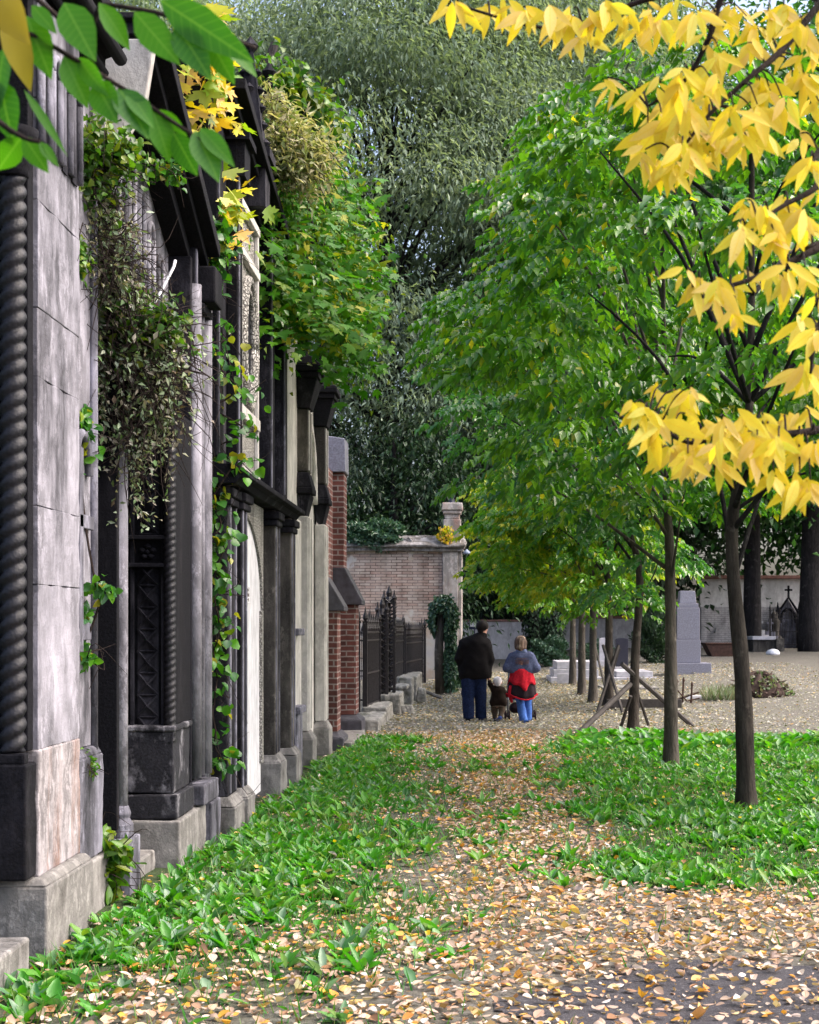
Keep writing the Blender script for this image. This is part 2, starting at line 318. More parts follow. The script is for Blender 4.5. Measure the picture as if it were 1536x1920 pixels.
M['litter'] = leafmat('fallen_leaf', [(.46, .32, .24), (.36, .18, .09), (.56, .43, .35), (.30, .19, .13), (.26, .12, .05), (.66, .56, .50), (.62, .36, .05), (.58, .23, .04), (.56, .42, .34), (.62, .30, .06), (.78, .75, .74), (.36, .24, .18), (.52, .38, .31), (.22, .14, .10), (.62, .51, .42), (.48, .33, .25), (.64, .44, .10), (.68, .58, .52), (.45, .33, .28)], .2, .7, .3, (.22, .12, .06), (.16, .08, .04))
M['litter_p'] = leafmat('pale_fallen_leaf', [(.29, .27, .245), (.36, .34, .32), (.17, .16, .135), (.48, .46, .44), (.15, .15, .11), (.36, .35, .29), (.32, .33, .26), (.38, .36, .32), (.46, .42, .38), (.50, .36, .12), (.14, .17, .10), (.44, .26, .10)], .15, .6)
cl = bpy.data.textures.new('stone_chips', 'CLOUDS'); cl.noise_scale = .16; cl.noise_depth = 3
def rough(o, st=.06):
    m = o.modifiers.new('grain', 'SUBSURF'); m.subdivision_type = 'SIMPLE'; m.levels = m.render_levels = 4
    m = o.modifiers.new('chips', 'DISPLACE'); m.texture = cl; m.strength = st; m.mid_level = .5; m.texture_coords = 'GLOBAL'
# ------------------------------------------------------------ ground
def grass_mask(x, y):
    x = np.asarray(x, float); y = np.asarray(y, float); wob = .22 * np.sin(y * 1.9 + 1) + .15 * np.sin(y * 4.1 + x * 3)
    left = sstep(.12, -.8, x + wob + .05 * (y - 10)) * sstep(23.0, 20.2, y + wob * 2)
    left = left * (0.20 + .80 * sstep(6.9, 9.3, y + wob * 2 - .5 * x))
    mid = .13 * sstep(22.5, 19.5, y) * sstep(8.6, 10.5, y)
    right = sstep(.75, 1.35, x + wob + .03 * (12 - y)) * sstep(8.5, 10.3, y + wob + .35 * np.sin(x * 2.3 + 1)) * sstep(22.8, 21.8, y + wob)
    return np.clip(np.maximum(np.maximum(left, right), mid), 0, 1)
def asphalt_mask(x, y): return sstep(.0, .7, x + .25 * np.sin(y * 5)) * sstep(7.55, 7.05, y + .12 * np.sin(x * 4) - .1 * np.minimum(x, 1.5))
def grid(xs, ys, dz=0):
    X, Y = np.meshgrid(xs, ys); Z = H(X, Y) + dz; n = len(xs)
    v = np.stack([X, Y, Z], -1).reshape(-1, 3)
    i = (np.arange(len(ys) - 1)[:, None] * n + np.arange(n - 1)[None]).ravel()
    return v, np.stack([i, i + 1, i + n + 1, i + n], -1)
xs = np.concatenate([np.linspace(-700, -30, 12), np.linspace(-24, -4, 24), np.linspace(-3.8, 6, 130), np.linspace(6.3, 32, 70), np.linspace(40, 700, 12)])
ys = np.concatenate([np.linspace(-200, -4, 8), np.linspace(-2, 4.5, 14), np.linspace(4.7, 30, 240), np.linspace(30.3, 62, 110), np.linspace(66, 130, 20), np.linspace(160, 1200, 10)])
gm = Mt('leafy_soil', .95, .15)
a = gm.noise(1.7, 6); b_ = gm.noise(22, 8, rough=.75); v_ = gm.n('TexVoronoi', Vector=gm.coord(), Scale=14.0).outputs['Color']
soil = gm.ramp(b_, [(.28, (.035, .028, .022)), (.45, (.10, .09, .08)), (.6, (.19, .18, .16)), (.75, (.34, .33, .31))])
soil = gm.mix(gm.ramp(a, [(.4, BW(0)), (.62, BW(.55))]), soil, (.13, .125, .10))
gcol = gm.ramp(b_, [(.3, (.012, .030, .008)), (.7, (.05, .085, .025))])
ga = gm.n('Attribute', attribute_name='grass').outputs['Fac']
gm.bump(b_, .9, .03); gm.col(gm.mix(ga, soil, gcol))
gv, gf = grid(xs, ys)
ground = obj('ground', (gv, gf), gm.m, kind='structure', smooth=True)
at = ground.data.attributes.new('grass', 'FLOAT', 'POINT'); at.data.foreach_set('value', grass_mask(gv[:, 0], gv[:, 1]) * .85)
# asphalt apron in the near right corner, a sheet just above the ground with a ragged edge
ax = np.linspace(.0, 4.0, 110); ay = np.linspace(2.5, 8.0, 140)
av, af = grid(ax, ay, .006); cen = av[af].mean(1); keep = asphalt_mask(cen[:, 0], cen[:, 1]) > .5
am = Mt('damp_asphalt', .75, .35); n1 = am.noise(75, 6, rough=.85); n2 = am.noise(3, 5)
am.bump(n1, 1.0, .02); am.col(am.mix(.6, am.ramp(n1, [(.3, (.022, .021, .026)), (.56, (.075, .07, .085)), (.68, (.30, .29, .31))]), am.ramp(n2, [(.35, BW(.6)), (.65, BW(1.))]), 'MULTIPLY'))
obj('path', (av, af[keep]), am.m, kind='structure', smooth=True)

# ------------------------------------------------------------ tomb facades on the left
def blocks(mb, x0, x1, y0, y1, zs, j=.004):
    for a, b in zip(zs[:-1], zs[1:]):
        d = rnd(-j, j); mb.box(x0, x1 + d, y0 + rnd(-j, j), y1, a + .001, b - .001)
    return mb
# --- first tomb: the pier with the twisted column
A = thing('wall_tomb', 'nearest tall stone tomb front, pale pier with a black twisted rope column', 'tomb', (-2.4, 7.8, 0))
Y0 = 7.68
zq = [1.06, 1.92, 2.33, 3.0, 3.36, 3.92, 4.45, 5.02]
obj('pier', blocks(MB(), -3.2, -2.24, Y0, 8.50, zq, .003), M['pale'], A, bevel=.004)
obj('lower_block', box(-3.2, -2.235, Y0 - .004, 8.495, .40, 1.06), M['streaky'], A, bevel=.01, label='rust streaked lower block')
obj('plinth', MB().box(-3.2, -2.17, Y0 - .08, 8.53, -.1, .36).box(-3.2, -2.172, Y0 - .078, 8.528, .36, .40, .03, .03), M['grey'], A, bevel=.012)
obj('jamb', box(-3.2, -2.262, Y0 - .10, Y0 - .006, 1.06, 5.0), M['black'], A, bevel=.006, label='side jamb black with soot and painted shade')  # black of this slab is soot plus shade put into the colour
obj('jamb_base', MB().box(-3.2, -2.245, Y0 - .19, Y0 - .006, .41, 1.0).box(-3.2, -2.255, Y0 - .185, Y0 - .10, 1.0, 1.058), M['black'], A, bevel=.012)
obj('rope_column', MB().rope(-2.335, Y0 - .11, 1.06, 4.0, .070, .08, 24, 2, .012), M['rope'], A, smooth=True)
obj('column_capital', MB().lathe((-2.335, Y0 - .11, 4.0), [(.08, 0), (.075, .03), (.10, .07), (.085, .12), (.12, .2), (.13, .24)], 14), M['black'], A, smooth=True)
fr = MB()
def lancets(mb, x, ys, z0, z1, wd, r=.025, shift=0):
    """blind arcade: colonnettes and round heads standing proud of a wall that faces the path"""
    for i, y in enumerate(ys):
        zb = z0 + shift * i; zt = z1 + shift * i
        for s in (-wd / 2, wd / 2): mb.tube([(x, y + s, zb), (x, y + s, zt)], r, 8)
        mb.tube([(x, y - wd / 2 * math.cos(t), zt + wd / 2 * 1.25 * math.sin(t)) for t in np.linspace(0, math.pi, 11)], r, 8)
lancets(fr, -2.225, [7.76, 7.96, 8.16, 8.36], 4.22, 4.66, .15, .024)
obj('blind_arcade', fr, M['mid'], A, smooth=True)
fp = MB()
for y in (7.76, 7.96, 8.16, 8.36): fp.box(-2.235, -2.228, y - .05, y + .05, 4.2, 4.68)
obj('arcade_shade_plate', fp, M['dark'], A)  # flat dark plates on the pier, painting the shade of niches
def cornice(mb, prof, y0, y1): return mb.prism(prof, 'y', y0, y1)
obj('cornice', cornice(MB(), [(-3.3, 5.03), (-2.26, 5.03), (-2.24, 5.07), (-2.20, 5.08), (-2.20, 5.13), (-2.15, 5.15), (-2.09, 5.20), (-2.06, 5.21), (-2.06, 5.30), (-3.3, 5.5)], 6.2, 8.95), M['black'], A, bevel=.006)
obj('cornice_roll', MB().tube([(-2.12, 6.2, 5.15), (-2.12, 9.0, 5.15)], .04, 10).tube([(-2.21, 6.2, 5.055), (-2.21, 8.97, 5.055)], .025, 10), M['black'], A, smooth=True)
obj('back_mass', box(-5.2, -3.0, 7.7, 11.3, 0, 5.0), M['dark'], A)
st = obj('stone_step', MB().box(-3.2, -2.16, 5.9, 7.27, -.1, .175), M['grey'], bevel=.015); tag(st, 'low grey stone step at the foot of the nearest tomb', 'step')
# side bay with the cross relief
obj('bay_wall', MB().box(-3.0, -2.30, 8.505, 9.04, .98, 4.9), M['pale'], A, bevel=.006)
obj('bay_base', MB().box(-3.0, -2.245, 8.535, 9.08, .32, .93).box(-3.0, -2.247, 8.537, 9.078, .93, .975, .03, .02), M['mid'], A, bevel=.012)
obj('bay_footing', box(-3.0, -2.22, 8.54, 9.12, -.1, .315), M['grey'], A, bevel=.012)
cr = MB()
cr.box(-2.296, -2.262, 8.60, 8.68, 1.55, 2.75).box(-2.296, -2.262, 8.56, 8.93, 2.28, 2.36).box(-2.296, -2.262, 8.68, 8.86, 1.62, 1.72)
cr.tube([(-2.28, 8.55 + .16 * (1 - math.cos(t)), 2.6 + .24 * math.sin(t)) for t in np.linspace(0, math.pi, 14)], .028, 8)
obj('cross_relief', cr, M['mid'], A, bevel=.006)
obj('side_colonnette', MB().tube([(-2.29, 9.0, .5), (-2.29, 9.0, 4.6)], .03, 10), M['mid'], A, smooth=True)

# --- second tomb: deep portal with carved jamb
Bt = thing('wall_tomb', 'second stone tomb front with a deep arched portal and carved diamond jamb', 'tomb', (-2.3, 10.2, 0))
obj('near_pilaster', MB().box(-3.0, -2.215, 9.30, 9.36, .42, 4.4), M['black'], Bt, bevel=.006, label='black side of the portal')  # separate side slab, its black carries both soot and painted shade
obj('pilaster_face', blocks(MB(), -3.0, -2.235, 9.37, 9.52, [.52, 1.2, 1.75, 2.3, 2.9, 3.5, 4.3], .002), M['pale'], Bt, bevel=.006)
obj('light_colonnette', MB().tube([(-2.225, 9.43, .55), (-2.225, 9.43, 3.0)], .048, 14), M['pale'], Bt, smooth=True)
obj('colonnette_base', MB().lathe((-2.225, 9.43, .36), [(.085, 0), (.085, .08), (.06, .12), (.07, .15), (.052, .2)], 14).box(-3, -2.13, 9.3, 9.58, -.1, .36), M['mid'], Bt, bevel=.008)
YJ = 10.55
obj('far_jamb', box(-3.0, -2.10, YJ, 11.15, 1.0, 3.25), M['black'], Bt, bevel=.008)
dp = MB()
def diamonds(mb, x0, x1, z0, n, s, y, dep):
    for i in range(n):
        a = z0 + i * s; xm = (x0 + x1) / 2; zm = a + s / 2
        mb.add([(x0, y, a), (x1, y, a), (x1, y, a + s), (x0, y, a + s), (xm - .03, y - dep * .2, zm), (xm + .03, y - dep * .2, zm), (xm, y - dep * .2, zm + .03), (xm, y - dep * .2, zm - .03), (xm, y - dep * .4, zm)],
               [(0, 1, 8), (1, 2, 8), (2, 3, 8), (3, 0, 8)])
        mb.tube([(x0 + .004, y - .006, a), (xm, y - dep, zm), (x1 - .004, y - .006, a + s)], .011, 4)
        mb.tube([(x1 - .004, y - .006, a), (xm, y - dep, zm), (x0 + .004, y - .006, a + s)], .011, 4)
        mb.tube([(x0, y - .006, a), (xm, y - .02, a), (x1, y - .006, a)], .010, 4)
xa, xb = -2.365, -2.215
diamonds(dp, xa, xb, FZ(1385, YJ), 8, .156, YJ - .004, .05); obj('diamond_panel', dp, M['dark'], Bt)
dp = MB(); diamonds(dp, xa, xb, FZ(1002, YJ), 4, .156, YJ - .004, .05); obj('diamond_panel', dp, M['dark'], Bt)
rs = MB()
for k in range(5):
    t = k * 2 * math.pi / 5; cx_, cz_ = (xa + xb) / 2, FZ(1035, YJ)
    rs.lathe((cx_ + .04 * math.sin(t), YJ - .02, cz_ + .04 * math.cos(t)), [(.001, -.02), (.025, -.008), (.025, .008), (.001, .02)], 8)
rs.lathe(((xa + xb) / 2, YJ - .03, FZ(1035, YJ)), [(.001, -.018), (.018, 0), (.001, .018)], 8)
obj('rosette', rs, M['dark'], Bt, smooth=True)
sh = MB()
for py in (1008, 1060): sh.box(-2.46, -2.085, YJ - .075, YJ - .002, FZ(py, YJ) - .016, FZ(py, YJ) + .014)
for x in (xa - .035, xb + .035): sh.box(x - .014, x + .014, YJ - .03, YJ - .002, FZ(1385, YJ), 3.1)
obj('jamb_moulding', sh, M['dark'], Bt, bevel=.005)
obj('rope_column', MB().rope(-2.125, YJ - .055, FZ(1390, YJ), 3.02, .045, .05, 20, 2, .012), M['rope'], Bt, smooth=True)
ar = MB(); yc = (9.45 + YJ) / 2; hw = (YJ - 9.45) / 2
for xo, rr, o in ((-2.13, .05, .0), (-2.21, .045, .04), (-2.29, .06, .08)):
    ar.tube([(xo, yc + (hw + o * .3) * math.cos(t), 3.0 + (hw + o) * 1.5 * math.sin(t)) for t in np.linspace(0, math.pi, 26)], rr, 10)
obj('portal_arch', ar, M['black'], Bt, smooth=True)
obj('portal_door', box(-3.05, -2.9, 9.4, YJ + .1, .1, 4.0), M['iron'], Bt)
obj('jamb_pedestal', MB().box(-3.0, -2.09, YJ - .10, 11.05, .52, .96).box(-3.0, -2.07, YJ - .12, 11.07, .96, 1.0).box(-3.0, -2.06, YJ - .13, 11.08, .34, .515), M['flake'], Bt, bevel=.012)
obj('footing', MB().box(-3.0, -2.03, YJ - .17, 11.42, -.1, .335), M['grey'], Bt, bevel=.015)
obj('threshold', box(-2.95, -2.2, 9.6, YJ - .2, -.1, .14), M['grey'], Bt, bevel=.015)
obj('outer_pier', blocks(MB(), -3.0, -2.10, 11.16, 11.75, [.52, 1.3, 2.05, 2.5, 3.2, 3.9, 4.5], .003), M['dark'], Bt, bevel=.008)  # dark tone paints the shaded gaps between the pale colonnettes
pc = MB()
for y, r, x in ((11.25, .055, -2.09), (11.47, .035, -2.085), (11.62, .06, -2.08)): pc.tube([(x, y, .55), (x, y, 4.3)], r, 10)
obj('pier_colonnette', pc, M['pale'], Bt, smooth=True)
obj('pier_base', MB().box(-3, -2.0, 11.17, 11.80, .345, .50).box(-3, -1.99, 11.43, 11.85, -.1, .34), M['mid'], Bt, bevel=.012)
tw = MB(); tw.prism([(9.3, 3.9), (11.4, 3.9), (11.4, 4.45), (9.5, 5.45), (9.3, 5.45)], 'x', -3.0, -2.27)
obj('gable_wall', tw, M['pale'], Bt, bevel=.006)
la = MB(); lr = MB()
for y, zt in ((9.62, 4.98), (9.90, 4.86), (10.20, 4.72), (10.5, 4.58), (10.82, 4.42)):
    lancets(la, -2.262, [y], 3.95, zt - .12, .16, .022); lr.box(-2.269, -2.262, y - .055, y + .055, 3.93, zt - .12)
obj('lancet_frame', la, M['pale'], Bt, smooth=True); obj('lancet_shade_plate', lr, M['dark'], Bt)  # lancet depth is only a dark plate, shade given as colour
def raking(mb, pts, wdt, th, x0, x1):
    (y0, z0), (y1, z1) = pts; L = math.hypot(y1 - y0, z1 - z0); ny, nz = -(z1 - z0) / L, (y1 - y0) / L
    mb.prism([(y0, z0), (y1, z1), (y1 + ny * th, z1 + nz * th), (y0 + ny * th, z0 + nz * th)], 'x', x0, x1)
rk = MB()
for d, th, x1 in ((0, .10, -2.12), (.102, .07, -2.02), (.174, .10, -1.93), (.276, .05, -1.97)): raking(rk, ((9.36, 5.28 + d), (11.45, 4.38 + d)), 0, th, -3.0, x1)
obj('raking_cornice', rk, M['black'], Bt, bevel=.008)
obj('kneeler_block', MB().box(-3.0, -1.94, 11.30, 11.62, 4.18, 4.46).box(-3, -2.02, 11.28, 11.66, 4.10, 4.175), M['black'], Bt, bevel=.015)
gs = MB(); gs.prism([(-2.5, 5.36), (-2.5, 4.6), (-2.16, 4.70), (-2.02, 4.95), (-1.955, 5.36)], 'y', 9.20, 9.28)
obj('gable_end_slab', gs, M['cream'], Bt, bevel=.01, label='plain pale slab closing the gable')
rail = thing('iron_cresting', 'row of short rusty iron spikes on the ledge above the second tomb portal', 'railing', (-2.18, 10.2, 3.78))
sp = MB()
for y in np.arange(9.75, 10.9, .045): sp.tube([(-2.18, y, 3.72), (-2.18, y, 3.96 + rnd(-.04, .04))], .006, 4)
obj('spike', sp, M['rust'], rail); obj('rail_bar', MB().tube([(-2.18, 9.72, 3.80), (-2.18, 10.92, 3.80)], .008, 5), M['rust'], rail)
obj('ledge', box(-2.4, -2.12, 9.5, 11.2, 3.66, 3.72), M['mid'], Bt, bevel=.01)
o = obj('metal_rod', MB().tube([Up(277, 590, 9.6), Up(300, 550, 9.66), Up(326, 500, 9.72), Up(329, 488, 9.73)], .010, 6), M['white_paint'], smooth=True); tag(o, 'thin white bent metal rod leaning above the second tomb portal', 'rod')

# --- third tomb: dark pilasters and pale carved panel
Ct = thing('wall_tomb', 'third tomb front with dark pilasters, carved pale relief panel and white tablet', 'tomb', (-2.2, 13.8, 0))
obj('back_mass', box(-5.2, -2.6, 11.4, 16.3, 0, 5.4), M['dark'], Ct)
def pil(name, a, c, Xc, dep, z0, z1, mat, base=None, par=None, top=None):
    Y = FY(c, Xc); xl = (a - CX) * Y / F
    obj(name, MB().box(min(xl, Xc - .14), Xc, Y, Y + dep, z0, z1), mat, par, bevel=.012)
    fm = MB()                                        # front fillets
    for q in (.18, .82): fm.box(Xc - .004, Xc + .012, Y + dep * q - .02, Y + dep * q + .02, z0 + .02, z1 - .02)
    obj(name + '_fillet', fm, M['mid'], par, bevel=.004)
    if base: obj(name + '_base', MB().box(xl - .06, Xc + .07, Y - .07, Y + dep + .05, -.1, base - .08).box(xl - .055, Xc + .065, Y - .065, Y + dep + .045, base - .08, base - .002, .055, .055), M['grey'], par, bevel=.012)
    return Y, xl
pil('pilaster', 385, 428, -1.98, .45, .3, 2.86, M['dark'], .3, Ct); pil('pilaster', 430, 453, -1.95, .30, .3, 2.87, M['black'], .32, Ct)
y1 = FY(453, -2.0); y2 = FY(489, -2.0)
obj('white_tablet', box(-2.6, -2.0, 12.95, y2, .12, 2.84), M['white'], Ct, bevel=.008, label='smooth white tablet')
ysp = np.linspace(12.96, y2 - .01, 16); hwz = [(y, 1.85 + .85 * math.sqrt(max(0, 1 - ((y - 12.96) / (y2 - 12.97)) ** 2))) for y in ysp]
obj('carved_spandrel', MB().prism([(y, z) for y, z in hwz] + [(y2 + .0, 1.84), (y2 + .0, 2.83), (12.96, 2.83)], 'x', -2.0, -1.975), M['carved'], Ct)
obj('carved_border', box(-2.0, -1.972, y2 - .10, y2 - .002, .4, 1.85), M['carved'], Ct)
pl = thing('memorial_plaque', 'small pale plaque with faded lines of lettering on the white tablet', 'plaque', (-1.99, 13.2, 1.9))
ya, yb = FY(456, -1.99), FY(467, -1.99); za, zb = FZ(1131, 13.0), FZ(1097, 13.0)
obj('plate', box(-2.0, -1.982, ya, yb, za, zb), M['white'], pl, bevel=.004)
tx = MB()
for i, q in enumerate((.78, .5, .24)):                # illegible inscription: worn strokes in three lines
    z = za + (zb - za) * q; n = (4, 6, 3)[i]; tx = MB(); tx.box(-1.9815, -1.9803, ya + (yb - ya) * .16, ya + (yb - ya) * (.84, .86, .8)[i], z - .006, z + .002)
    for k in range(n):
        y = ya + (yb - ya) * (.2 + .62 * k / max(n - 1, 1) * (1, 1, .9)[i]); tx.box(-1.9815, -1.979, y - .008, y + .006, z - .018, z + .012 + .01 * (k % 2))
    obj('lettering', tx, M['rust'], pl)
pil('pilaster', 487, 516, -1.93, .34, .42, 2.86, M['brownst'], .43, Ct); pil('pilaster', 519, 546, -1.90, .34, .40, 2.86, M['brownst'], .41, Ct)
for Y, x in ((12.15, -1.98), (12.63, -1.95), (14.66, -1.93), (15.73, -1.90)): obj('capital', MB().box(x - .22, x + .035, Y - .04, Y + .36, 2.70, 2.76).box(x - .23, x + .055, Y - .06, Y + .38, 2.765, 2.84), M['dark'], Ct, bevel=.012)
obj('cornice', MB().prism([(-2.6, 2.865), (-1.90, 2.865), (-1.86, 2.91), (-1.80, 2.925), (-1.80, 2.965), (-1.88, 3.02), (-2.6, 3.06)], 'y', 12.0, 16.25), M['dark'], Ct, bevel=.008)
obj('wall_behind', MB().box(-3.0, -2.12, 11.86, 16.3, 0, 2.86), M['mid'], Ct); obj('upper_wall', box(-3.0, -2.10, 11.9, 16.3, 3.06, 6.3), M['dark'], Ct)
# upper storey
def up(a, c, X, dep, z0, z1, mat):
    Y = FY(c, X); obj('upper_pilaster', MB().box(min((a - CX) * Y / F, X - .1), X, Y, Y + dep, z0, z1), mat, Ct, bevel=.012)
    obj('upper_fillet', MB().box(X - .003, X + .012, Y + .02, Y + .06, z0 + .03, z1 - .05), M['mid'], Ct, bevel=.004)
up(352, 366, -2.08, .25, 3.05, 5.0, M['dark']); up(380, 408, -2.02, .3, 3.07, 5.6, M['black']); up(424, 446, -2.0, .28, 3.07, 6.2, M['black']); up(482, 508, -1.98, .3, 3.06, 6.6, M['dark']); up(512, 532, -1.95, .32, 3.06, 6.4, M['dark'])
yp0, yp1 = FY(447, -2.03), FY(481, -2.03)
obj('relief_panel', box(-2.4, -2.04, yp0, yp1, 3.07, 5.45), M['carved'], Ct, label='pale carved relief panel')
pf = MB()
for z0, z1 in ((3.07, 3.12), (3.55, 3.66), (4.98, 5.06), (5.40, 5.48)): pf.box(-2.04, -1.99, yp0 + .01, yp1 - .01, z0, z1)
for y in (yp0 + .04, yp1 - .06): pf.box(-2.04, -2.0, y - .03, y + .03, 3.121, 5.4)
obj('panel_frame', pf, M['cream'], Ct, bevel=.008)
ov = MB(); ym = (yp0 + yp1) / 2 - .02
for k, (ry, rz, rr) in enumerate(((.36, .58, .05), (.27, .48, .03))): ov.tube([(-2.02, ym + ry * math.cos(t), 4.28 + rz * math.sin(t)) for t in np.linspace(0, 2 * math.pi, 30)], rr, 8)
obj('oval_wreath', ov, M['carved2'], Ct, smooth=True); obj('oval_dark_plate', MB().prism([(ym + .25 * math.cos(t), 4.28 + .46 * math.sin(t)) for t in np.linspace(0, 2 * math.pi, 24, endpoint=False)], 'x', -2.05, -2.035), M['dark'], Ct)  # inner oval is a flat dark plate slightly proud of the panel
def pinnacle(mb, x, y, z0, z1, s):
    mb.box(x - s, x + s, y - s, y + s, z0, z0 + (z1 - z0) * .3); mb.box(x - s * 1.3, x + s * 1.3, y - s * 1.3, y + s * 1.3, z0 + (z1 - z0) * .3, z0 + (z1 - z0) * .36)
    mb.box(x - s * .9, x + s * .9, y - s * .9, y + s * .9, z0 + (z1 - z0) * .36, z1, s * .75, s * .75)
    for k in range(5):
        q = .42 + .11 * k
        for dx, dy in ((1, 0), (-1, 0), (0, 1), (0, -1)):
            r = s * (.95 - .7 * (q - .36) / .64); mb.lathe((x + dx * r, y + dy * r, z0 + (z1 - z0) * q), [(.001, -s * .3), (s * .3, 0), (.001, s * .3)], 8)
    mb.lathe((x, y, z1), [(s * .2, -.02), (s * .5, .04), (s * .2, .1), (.001, .14)], 8)
for px, X, z0, z1 in ((470, -2.05, 5.6, 7.1), (505, -2.0, 6.2, 7.2), (430, -2.1, 5.6, 6.6)): pn = MB(); pinnacle(pn, X, FY(px, X), z0, z1, .16); obj('pinnacle', pn, M['dark'], Ct)
rk2 = MB()
for d, th, x1 in ((0, .09, -2.05), (.092, .08, -1.95), (.174, .1, -1.86)): raking(rk2, ((12.3, 6.0 + d), (16.4, 5.35 + d)), 0, th, -3.0, x1)
obj('raking_cornice', rk2, M['black'], Ct, bevel=.01)

# --- fourth tomb: corbelled piers
Dt = thing('wall_tomb', 'fourth tomb front with bracketed grey piers beside the red brick buttress', 'tomb', (-2.1, 18.2, 0))
obj('wall_behind', box(-5.2, -2.05, 16.32, 20.4, 0, 5.2), M['cream'], Dt)
obj('flaking_wall', box(-2.6, -1.985, 16.8, 17.5, .0, 2.95), M['cream'], Dt, bevel=.02)
def dpier(a, c, X, dep, zc, ztop):
    Y = FY(c, X); xl = (a - CX) * Y / F; d = dict(par=Dt)
    obj('pier', MB().box(xl, X, Y, Y + dep, .45, zc), M['cream'], Dt, bevel=.015)
    obj('pier_base', MB().box(xl - .04, X + .06, Y - .06, Y + dep + .05, -.1, .36).box(xl - .035, X + .055, Y - .055, Y + dep + .045, .36, .448, .05, .05), M['grey'], Dt, bevel=.012)
    obj('flared_corbel', MB().box(xl + .03, X - .03, Y + .02, Y + dep, zc + .01, zc + .26, -.06, -.04).box(xl - .05, X + .06, Y - .08, Y + dep, zc + .265, zc + .34).box(xl - .045, X + .055, Y - .075, Y + dep, zc + .34, zc + .52, .05, .05), M['dark'], Dt, bevel=.012)
    obj('upper_pier', box(xl, X, Y - .01, Y + dep, zc + .53, ztop), M['brownst'], Dt, bevel=.015)
    obj('bracket_capital', MB().box(xl - .02, X + .02, Y - .03, Y + dep, ztop + .003, ztop + .35, -.10, -.08).box(xl - .16, X + .14, Y - .15, Y + dep + .06, ztop + .355, ztop + .42).box(xl - .19, X + .17, Y - .18, Y + dep + .08, ztop + .425, ztop + .50).box(xl - .18, X + .16, Y - .17, Y + dep + .07, ztop + .505, ztop + .62, .12, .1), M['dark'], Dt, bevel=.012)
    obj('pier_finial', box(xl + .02, X - .02, Y, Y + dep, ztop + .63, ztop + 2.0), M['black'], Dt, bevel=.012)
    fl = MB()
    for q in (.15, .85): fl.box(X - .003, X + .012, Y + dep * q - .02, Y + dep * q + .02, .47, zc - .02); fl.box(X - .003, X + .012, Y + dep * q - .02, Y + dep * q + .02, zc + .55, ztop - .02)
    obj('pier_fillet', fl, M['cream'], Dt)
dpier(554, 578, -1.92, .36, 3.02, 4.30); dpier(590, 610, -1.90, .34, 3.05, 4.34)
ab = MB()
for rr, o in ((.05, 0), (.035, .09)): ab.tube([(-2.03, 18.72 + (.62 + o) * math.cos(t), 3.3 + (.9 + o) * math.sin(t)) for t in np.linspace(0, math.pi, 24)], rr, 8)
obj('arch_moulding', ab, M['cream'], Dt, smooth=True)
obj('sill_ledge', MB().box(-2.04, -1.88, 16.5, 17.1, .72, .80).box(-2.04, -1.92, 16.55, 17.05, .0, .719), M['mid'], Dt, bevel=.012); obj('sill_ledge', box(-2.04, -1.90, 16.52, 17.08, 1.6, 1.68), M['mid'], Dt, bevel=.012)

# --- brick tomb with two buttresses
Et = thing('brick_tomb', 'red brick tomb with stepped buttresses and dark slate caps behind the stone tombs', 'tomb', (-2.2, 22.0, 0))
obj('wall', box(-5.2, -2.12, 20.5, 24.6, .0, 4.1), M['brick'], Et)
def buttress(Y, xl, xm, xr, z1, z2, z3, zt, base):
    obj('buttress', MB().box(xl, xr, Y, Y + .55, base, z1), M['brick'], Et, bevel=.006)
    obj('buttress_stage', MB().box(xl, xm, Y + .004, Y + .546, z1 + .004, z3), M['brick'], Et, bevel=.006)
    obj('buttress_cap', MB().prism([(xl - .02, z1 - .06), (xr + .10, z1 - .06), (xr + .10, z1), (xm + .015, z2), (xl - .02, z2)], 'y', Y - .05, Y + .60), M['slate'], Et, bevel=.012)
    if zt: obj('gable_coping', MB().prism([(xl - .25, z3), (xm + .03, z3 + .002), (xm + .02, zt), (xm - .10, zt + .02), (xl - .25, z3 + .6)], 'y', Y - .06, Y + .6), M['granite'], Et, bevel=.012)
    obj('buttress_base', MB().box(xl - .1, xr + .10, Y - .12, Y + .65, -.1, base - .08).box(xl - .095, xr + .095, Y - .115, Y + .645, base - .08, base - .004, .08, .08), M['slate'], Et, bevel=.015)
buttress(20.5, -2.12, -1.99, -1.83, 1.98, 2.40, 2.9, None, .24); buttress(23.0, -2.24, -1.95, -1.76, 2.10, 2.62, 4.10, 4.62, .33)
obj('kerb', MB().box(-2.1, -1.62, 20.45, 23.0, -.1, .10), M['grey'], Et, bevel=.015)

for nm in ('pier', 'lower_block', 'plinth', 'bay_wall', 'bay_base', 'bay_footing', 'jamb_base', 'footing', 'jamb_pedestal', 'threshold', 'stone_step', 'pier_base', 'pier_base.001', 'pier_base.002', 'pilaster_base', 'pilaster_base.001', 'pilaster_base.002', 'pilaster_base.003', 'buttress_base', 'buttress_base.001', 'kerb'):
    if nm in bpy.data.objects: rough(bpy.data.objects[nm], .022)
